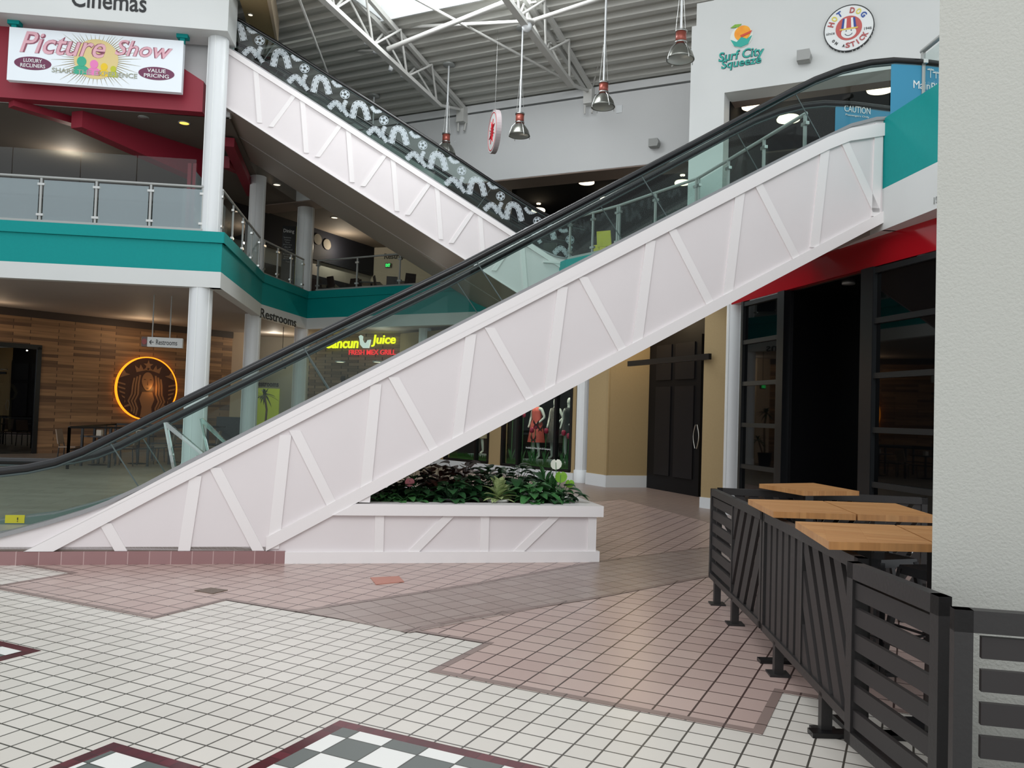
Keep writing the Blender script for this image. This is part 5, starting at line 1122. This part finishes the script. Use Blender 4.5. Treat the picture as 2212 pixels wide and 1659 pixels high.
def ctable(x, y, z, label, group, w_=.35, h_=.74, m_=None):
    t = thing('cafe_table', (x, y, z), label, 'table', group)
    m = MB(); m.box(x - w_, x + w_, y - w_, y + w_, z + h_ - .035, z + h_); m.build('table_top', m_ or mat('dark_laminate', (44, 42, 42), .3), t)
    m = MB(); m.tube([(x, y, z + .02), (x, y, z + h_ - .03)], .035, 8); m.build('pedestal', mBlackM, t); m = MB(); m.lathe((x, y, z), [(0, 0), (.25, 0), (.24, .02), (.04, .04)], 18); m.build('foot_base', mBlackM, t)
ups = [(690, 27.4, .6), (728, 27.1, 2.4), (755, 26.9, -.5), (778, 27.6, 2.9), (826, 26.6, 1.9), (848, 26.2, .2), (880, 26.0, -2.6)]
nm = ['leftmost dark dining chair behind the upper railing', 'dark dining chair left of a railing post, back to the hall', 'dark dining chair by the middle railing post', 'dark dining chair beside the mustard panel', 'dark dining chair under the green exit sign', 'dark dining chair right of the exit sign', 'dark dining chair nearest the escalator soffit']
for (x, Y, rz), l in zip(ups, nm): p = at(x, 600, Y + 1.2); chair(p.x, p.y, FZ, rz, l)
for x, Y, l in ((708, 29.2, 'left dark table on the upper dining level'), (803, 28.4, 'middle dark table on the upper dining level'), (862, 28.0, 'right dark table on the upper dining level')):
    p = at(x, 600, Y); ctable(p.x, p.y, FZ, l, 'dining tables upstairs')
p = at(1314, 520, 20.1); chair(p.x, p.y, FZ, 2.6, 'yellow metal chair seen through the escalator glass', mYellow, 'yellow metal chairs', 'metal_chair')
p = at(1285, 530, 21.2); chair(p.x, p.y, FZ, -.6, 'yellow metal chair farther back, left of the other one', mYellow, 'yellow metal chairs', 'metal_chair')
# cafe seating behind the lower left of the escalator
t = thing('patio_rail', (-10.4, 19.5, 0), 'thin black metal rail around the cafe seating by the planked wall', 'railing')
rp_ = [at(150, 925, 19.4), at(322, 925, 21.0), at(486, 922, 24.6)]; rp_ = [Vector((p.x, p.y, 0)) for p in rp_]; bk = at(250, 925, 23.5); bk = Vector((bk.x, bk.y, 0))
for a, b in ((rp_[0], rp_[1]), (rp_[1], rp_[2]), (rp_[0], bk), (bk, rp_[2])):
    m = MB(); m.bar(a + Vector((0, 0, .97)), b + Vector((0, 0, .97)), .05, .05); m.build('top_bar', mBlackM, t)
    m = MB(); m.bar(a + Vector((0, 0, .45)), b + Vector((0, 0, .45)), .03, .03); m.build('middle_bar', mBlackM, t)
    k = max(2, int((b - a).length / .9))
    for i in range(k): q = a + (b - a) * i / k; m = MB(); m.box(q.x - .025, q.x + .025, q.y - .025, q.y + .025, 0, .97); m.build('post', mBlackM, t)
mNap = mat('paper_box', (190, 180, 165), .6)
for i, (x, Y) in enumerate(((215, 20.9), (300, 21.8), (400, 23.0))):
    p = at(x, 940, Y); ctable(p.x, p.y, 0, ['left cafe table inside the thin black rail', 'middle cafe table inside the thin black rail', 'right cafe table near the white column'][i], 'cafe tables by the planked wall', .32, .74)
    m = MB(); m.box(p.x - .06, p.x + .06, p.y - .05, p.y + .05, .74, .88); tag(m.build('napkin_box', mNap), ['pale napkin box on the left cafe table', 'pale napkin box on the middle cafe table', 'pale napkin box on the right cafe table'][i], 'box', 'napkin boxes')
    for j, (dx, dy, rz) in enumerate(((-.62, -.2, 1.7), (.62, .15, -1.4))): chair(p.x + dx, p.y + dy, 0, rz, ['chair left of the ', 'chair right of the '][j] + ['left', 'middle', 'right'][i] + ' cafe table behind the thin black rail', mat('tan_cafe_chair%d%d' % (i, j), (128, 108, 90), .5), 'cafe chairs by the planked wall')
p = at(506, 930, 25.5); m = MB(); m.box(p.x - .45, p.x + .45, p.y - .3, p.y + .3, 0, 1.25); t = m.build('counter_cabinet', mat('dark_cabinet', (34, 34, 38), .5)); tag(t, 'dark cabinet between the two lower white columns on the left', 'cabinet')
# ================================================================== SHOP WINDOW DISPLAY
mSkin = mat('white_mannequin', (226, 224, 216), .35)
def mannequin(x, y, z, rz, label, dress, arm=0, skirt=.95, m_=None, group='shop window mannequins'):
    m_ = m_ or mSkin; t = thing('mannequin', (x, y, z), label, 'mannequin', group)
    J = {'pel': (0, 0, .95), 'waist': (0, 0, 1.1), 'chest': (0, 0, 1.32), 'neck': (0, 0, 1.47), 'head': (0, 0, 1.58), 'top': (0, 0, 1.72), 'shl': (-.16, 0, 1.4), 'shr': (.16, 0, 1.4),
         'ell': (-.25, .02, 1.15), 'elr': (.28 + .04 * arm, .03, 1.16), 'wrl': (-.2, -.1, .93), 'wrr': (.2 - .05 * arm, -.12, 1.0), 'hl': (-.19, -.14, .86), 'hr': (.14, -.16, .97), 'hipl': (-.09, 0, .9), 'hipr': (.09, 0, .9), 'knl': (-.1, -.02, .5), 'knr': (.12, -.05, .5), 'anl': (-.1, 0, .09), 'anr': (.15, -.02, .09), 'tol': (-.1, -.13, .03), 'tor': (.17, -.15, .03)}
    Rr = {'pel': .14, 'waist': .1, 'chest': .13, 'neck': .05, 'head': .085, 'top': .06, 'shl': .055, 'shr': .055, 'ell': .038, 'elr': .038, 'wrl': .026, 'wrr': .026, 'hl': .03, 'hr': .03, 'hipl': .09, 'hipr': .09, 'knl': .055, 'knr': .055, 'anl': .034, 'anr': .034, 'tol': .03, 'tor': .03}
    Ed = [('pel', 'waist'), ('waist', 'chest'), ('chest', 'neck'), ('neck', 'head'), ('head', 'top'), ('chest', 'shl'), ('chest', 'shr'), ('shl', 'ell'), ('ell', 'wrl'), ('wrl', 'hl'), ('shr', 'elr'), ('elr', 'wrr'), ('wrr', 'hr'), ('pel', 'hipl'), ('pel', 'hipr'), ('hipl', 'knl'), ('hipr', 'knr'), ('knl', 'anl'), ('knr', 'anr'), ('anl', 'tol'), ('anr', 'tor')]
    ks = list(J); c_, s_ = math.cos(rz), math.sin(rz); me = bpy.data.meshes.new('body'); me.from_pydata([(a * c_ - b * s_, a * s_ + b * c_, d) for a, b, d in J.values()], [(ks.index(a), ks.index(b)) for a, b in Ed], [])
    o = bpy.data.objects.new('body', me); COL.objects.link(o); sm = o.modifiers.new('skin', 'SKIN'); sm.use_smooth_shade = True
    for i, k in enumerate(ks): me.skin_vertices[0].data[i].radius = (Rr[k], Rr[k] * (.75 if k in ('pel', 'chest', 'waist') else 1))
    me.skin_vertices[0].data[0].use_root = True; sb_ = o.modifiers.new('sub', 'SUBSURF'); sb_.levels = 1; sb_.render_levels = 1; me.materials.append(m_)
    bpy.context.view_layer.update(); dg = bpy.context.evaluated_depsgraph_get(); m2 = bpy.data.meshes.new_from_object(o.evaluated_get(dg)); o.modifiers.clear(); o.data = m2; m2.materials.clear(); m2.materials.append(m_); o.parent = t
    if dress:
        m = MB(); m.lathe((x, y, z), [(.245, skirt - .45), (.2, .75), (.165, .98), (.125, 1.1), (.15, 1.3), (.12, 1.42), (.05, 1.45)], 20); m.build('dress', dress, t)
    return t
dq = SW.px(1160, 900, .75)[0]; sq = SW.px(1224, 900, .6)[0]; rzs = math.radians(90 - SW.h + 0)
mPinkD = mat('coral_dress', (236, 104, 92), .6); mBlkD = noisy('black_dress', (38, 38, 38), (26, 26, 26), 40, .7)
for s_, n_, dr, l, ar in ((dq, .75, mPinkD, 'mannequin in a long coral dress in the shop window', 0), (sq, .7, mBlkD, 'mannequin in a black dress at the right end of the shop window', 1), (SW.px(1200, 900, 1.2)[0], 1.2, noisy('grey_patterned_dress', (120, 112, 104), (50, 46, 44), 25, .7), 'mannequin in a grey patterned dress behind the coral one', 0), (SW.px(1040, 900, .9)[0], .9, mat('beige_dress', (180, 160, 134), .6), 'mannequin in a beige skirt in the narrow left window', 0)):
    b = SW.w(s_, n_, .4); m = MB(); m.bx(SW, s_ - .28, s_ + .28, n_ - .25, n_ + .25, .222, .4); tag(m.build('display_plinth', mWhite), 'white plinth under the ' + {0: 'coral', 1: 'black', 2: 'patterned', 3: 'beige'}[[mPinkD, mBlkD].index(dr) if dr in (mPinkD, mBlkD) else (2 if 'patterned' in l else 3)] + ' dressed mannequin', 'plinth', 'display plinths')
    mannequin(b.x, b.y, .4, rzs, l, dr, ar, skirt=.92 if dr is not mBlkD else 1.15)
mGrass = noisy('window_grass', (92, 140, 56), (40, 84, 36), 30, .8, .5)
for k, (a, b) in enumerate(((h0 + .1, h1 - .1), (g0 + .1, g1 - .1))):
    m = MB(); rnd = random.Random(k); m.bx(SW, a, b, .12, .3, .225, .3)
    for i in range(520): s_ = rnd.uniform(a, b); n_ = rnd.uniform(.12, .3); h_ = rnd.uniform(.1, .2); m.add([SW.w(s_ - .012, n_, .28), SW.w(s_ + .012, n_, .28), SW.w(s_ + rnd.uniform(-.03, .03), n_ - .02, .28 + h_)], [(0, 1, 2)])
    o = m.build('grass_strip', mGrass, None, None, 'stuff'); tag(o, ['artificial grass strip along the narrow left shop window', 'artificial grass strip along the wide shop window'][k], 'grass')
mTulip = mat('tulip_red', (206, 50, 84), .5)
for i, x in enumerate((1107, 1130, 1149, 1218, 1229, 1157, 1180)):
    s_ = SW.px(x, 900, .2)[0]; hh = (1.2, 1.25, .85, .82, .75, .95, .85)[i]; b = SW.w(s_, .2, .3); t = thing('artificial_tulip', b, 'red artificial tulip ' + ['at the far left of the wide shop window', 'second from the left in the wide shop window', 'left of the coral dress hem', 'before the black dress, left', 'before the black dress, right', 'in front of the coral dress', 'right of the coral dress hem'][i], 'flower', 'artificial tulips')
    m = MB(); m.tube([b, b + Vector((.01, 0, hh))], .012, 5); m.build('stem', LEAFM['mid_green_leaf'], t)
    m = MB(); m.lathe(b + Vector((.01, 0, hh)), [(0, -.02), (.05, .0), (.06, .06), (.045, .12), (.02, .13)], 8); m.build('bloom', mTulip, t)
    m = MB()
    for az in (.5, 2.4, 4.3): leaf(m, b, (math.cos(az) * .3, math.sin(az) * .3, 1), .45, .06, .1)
    m.build('leaf', LEAFM['mid_green_leaf'], t)
for i, (x, y) in enumerate(((1158, 915), (1167, 925), (1152, 948))):
    s_, z_ = SW.px(x, y, .03); m = MB()
    for sg in (-1, 1): m.prism(SW, [(s_, z_ - .02), (s_ + sg * .1, z_ + .1), (s_ + sg * .11, z_ + .01), (s_ + sg * .05, z_ - .03), (s_ + sg * .08, z_ - .1), (s_, z_ - .05)], .025, .032)
    tag(m.build('butterfly_decal', mat('butterfly_black%d' % i, (40, 22, 20), .6)), ['upper black butterfly on the glass before the coral dress', 'second black butterfly just below the first on the glass', 'lowest black butterfly left of the coral dress hem'][i], 'decal', 'butterfly decals')
p = PW.w(PW.px(12, 850, .6)[0], .6, 0); m = MB(); m.box(p.x - .3, p.x + .3, p.y - .3, p.y + .3, .02, .6); tag(m.build('display_plinth', mBlack), 'dark plinth in the dark shop window at the far left', 'plinth', 'display plinths')
mannequin(p.x, p.y, .6, .6, 'gold mannequin in the dark shop window at the far left', None, m_=mat('gold_mannequin', (170, 140, 80), .35, .5, emit=(170, 140, 80), es=.1))
# ================================================================== LAMPS OF THE INTERIORS
point('plank_wall_wash', PW.w(7.5, -1.2, 3.6), 22, (1, .72, .45), .2); point('plank_wall_wash', PW.w(3.5, -1.2, 3.7), 9, (1, .74, .5), .2)
point('emblem_halo', PW.w(ec + .2, -.3, ez), 3, (1, .55, .15), .3)
point('cream_wall_light', PW.w(PL + 1.4, -1.5, 3.4), 20, (1, .75, .45), .15)
point('corridor_light', (-8.4, 29.2, 3.9), 20, (1, .92, .78), .2)
point('grill_light', CW.w(3, 1, 2.4), 16, (1, .8, .6), .1); point('grill_light', CW.w(5.2, 1, 2.4), 16, (1, .8, .6), .1)
point('grill_front', CW.w(3.5, -1.4, 3.6), 16, (1, .9, .8), .2)
point('window_spot', SW.w(dq - .1, .5, 2.9), 70, (1, .92, .8), .06); point('window_spot', SW.w(sq, .45, 2.9), 45, (1, .92, .8), .06); point('window_spot', SW.w((h0 + h1) / 2, .6, 2.8), 50, (1, .88, .7), .06); point('window_spot', SW.w(g0 + .4, .6, 2.8), 12, (1, .92, .8), .06)
point('door_lobby_light', (2.9, 18.6, 3.9), 26, (1, .78, .48), .12)
point('dining_light', (-6.5, 31.0, 7.6), 60, (1, .86, .66), .3); point('dining_light', (-3, 30, 7.6), 30, (1, .8, .55), .3)
point('lounge_light', (-12, 22, 7.8), 40, (1, .9, .76), .3)
for c_ in ((-.5, 27, 7.4), (4, 24, 7.4), (6, 18.5, 7.6)): point('snack_hall_light', c_, 11, (1, .88, .7), .3)
# counters and menu boards inside the dark openings
m = MB(); m.bx(WR, .6, 5, 3.2, 4.0, FZ, 6.3); t = m.build('food_counter', mat('grey_green_counter', (96, 108, 104), .4)); tag(t, 'grey green food counter in the opening under the snack signs', 'counter')
m = MB(); m.bx(WB, 1, 6, 5, 5.8, FZ, 6.3); t = m.build('food_counter', mat('slate_counter', (84, 96, 96), .4)); tag(t, 'slate food counter deep inside the black opening', 'counter')
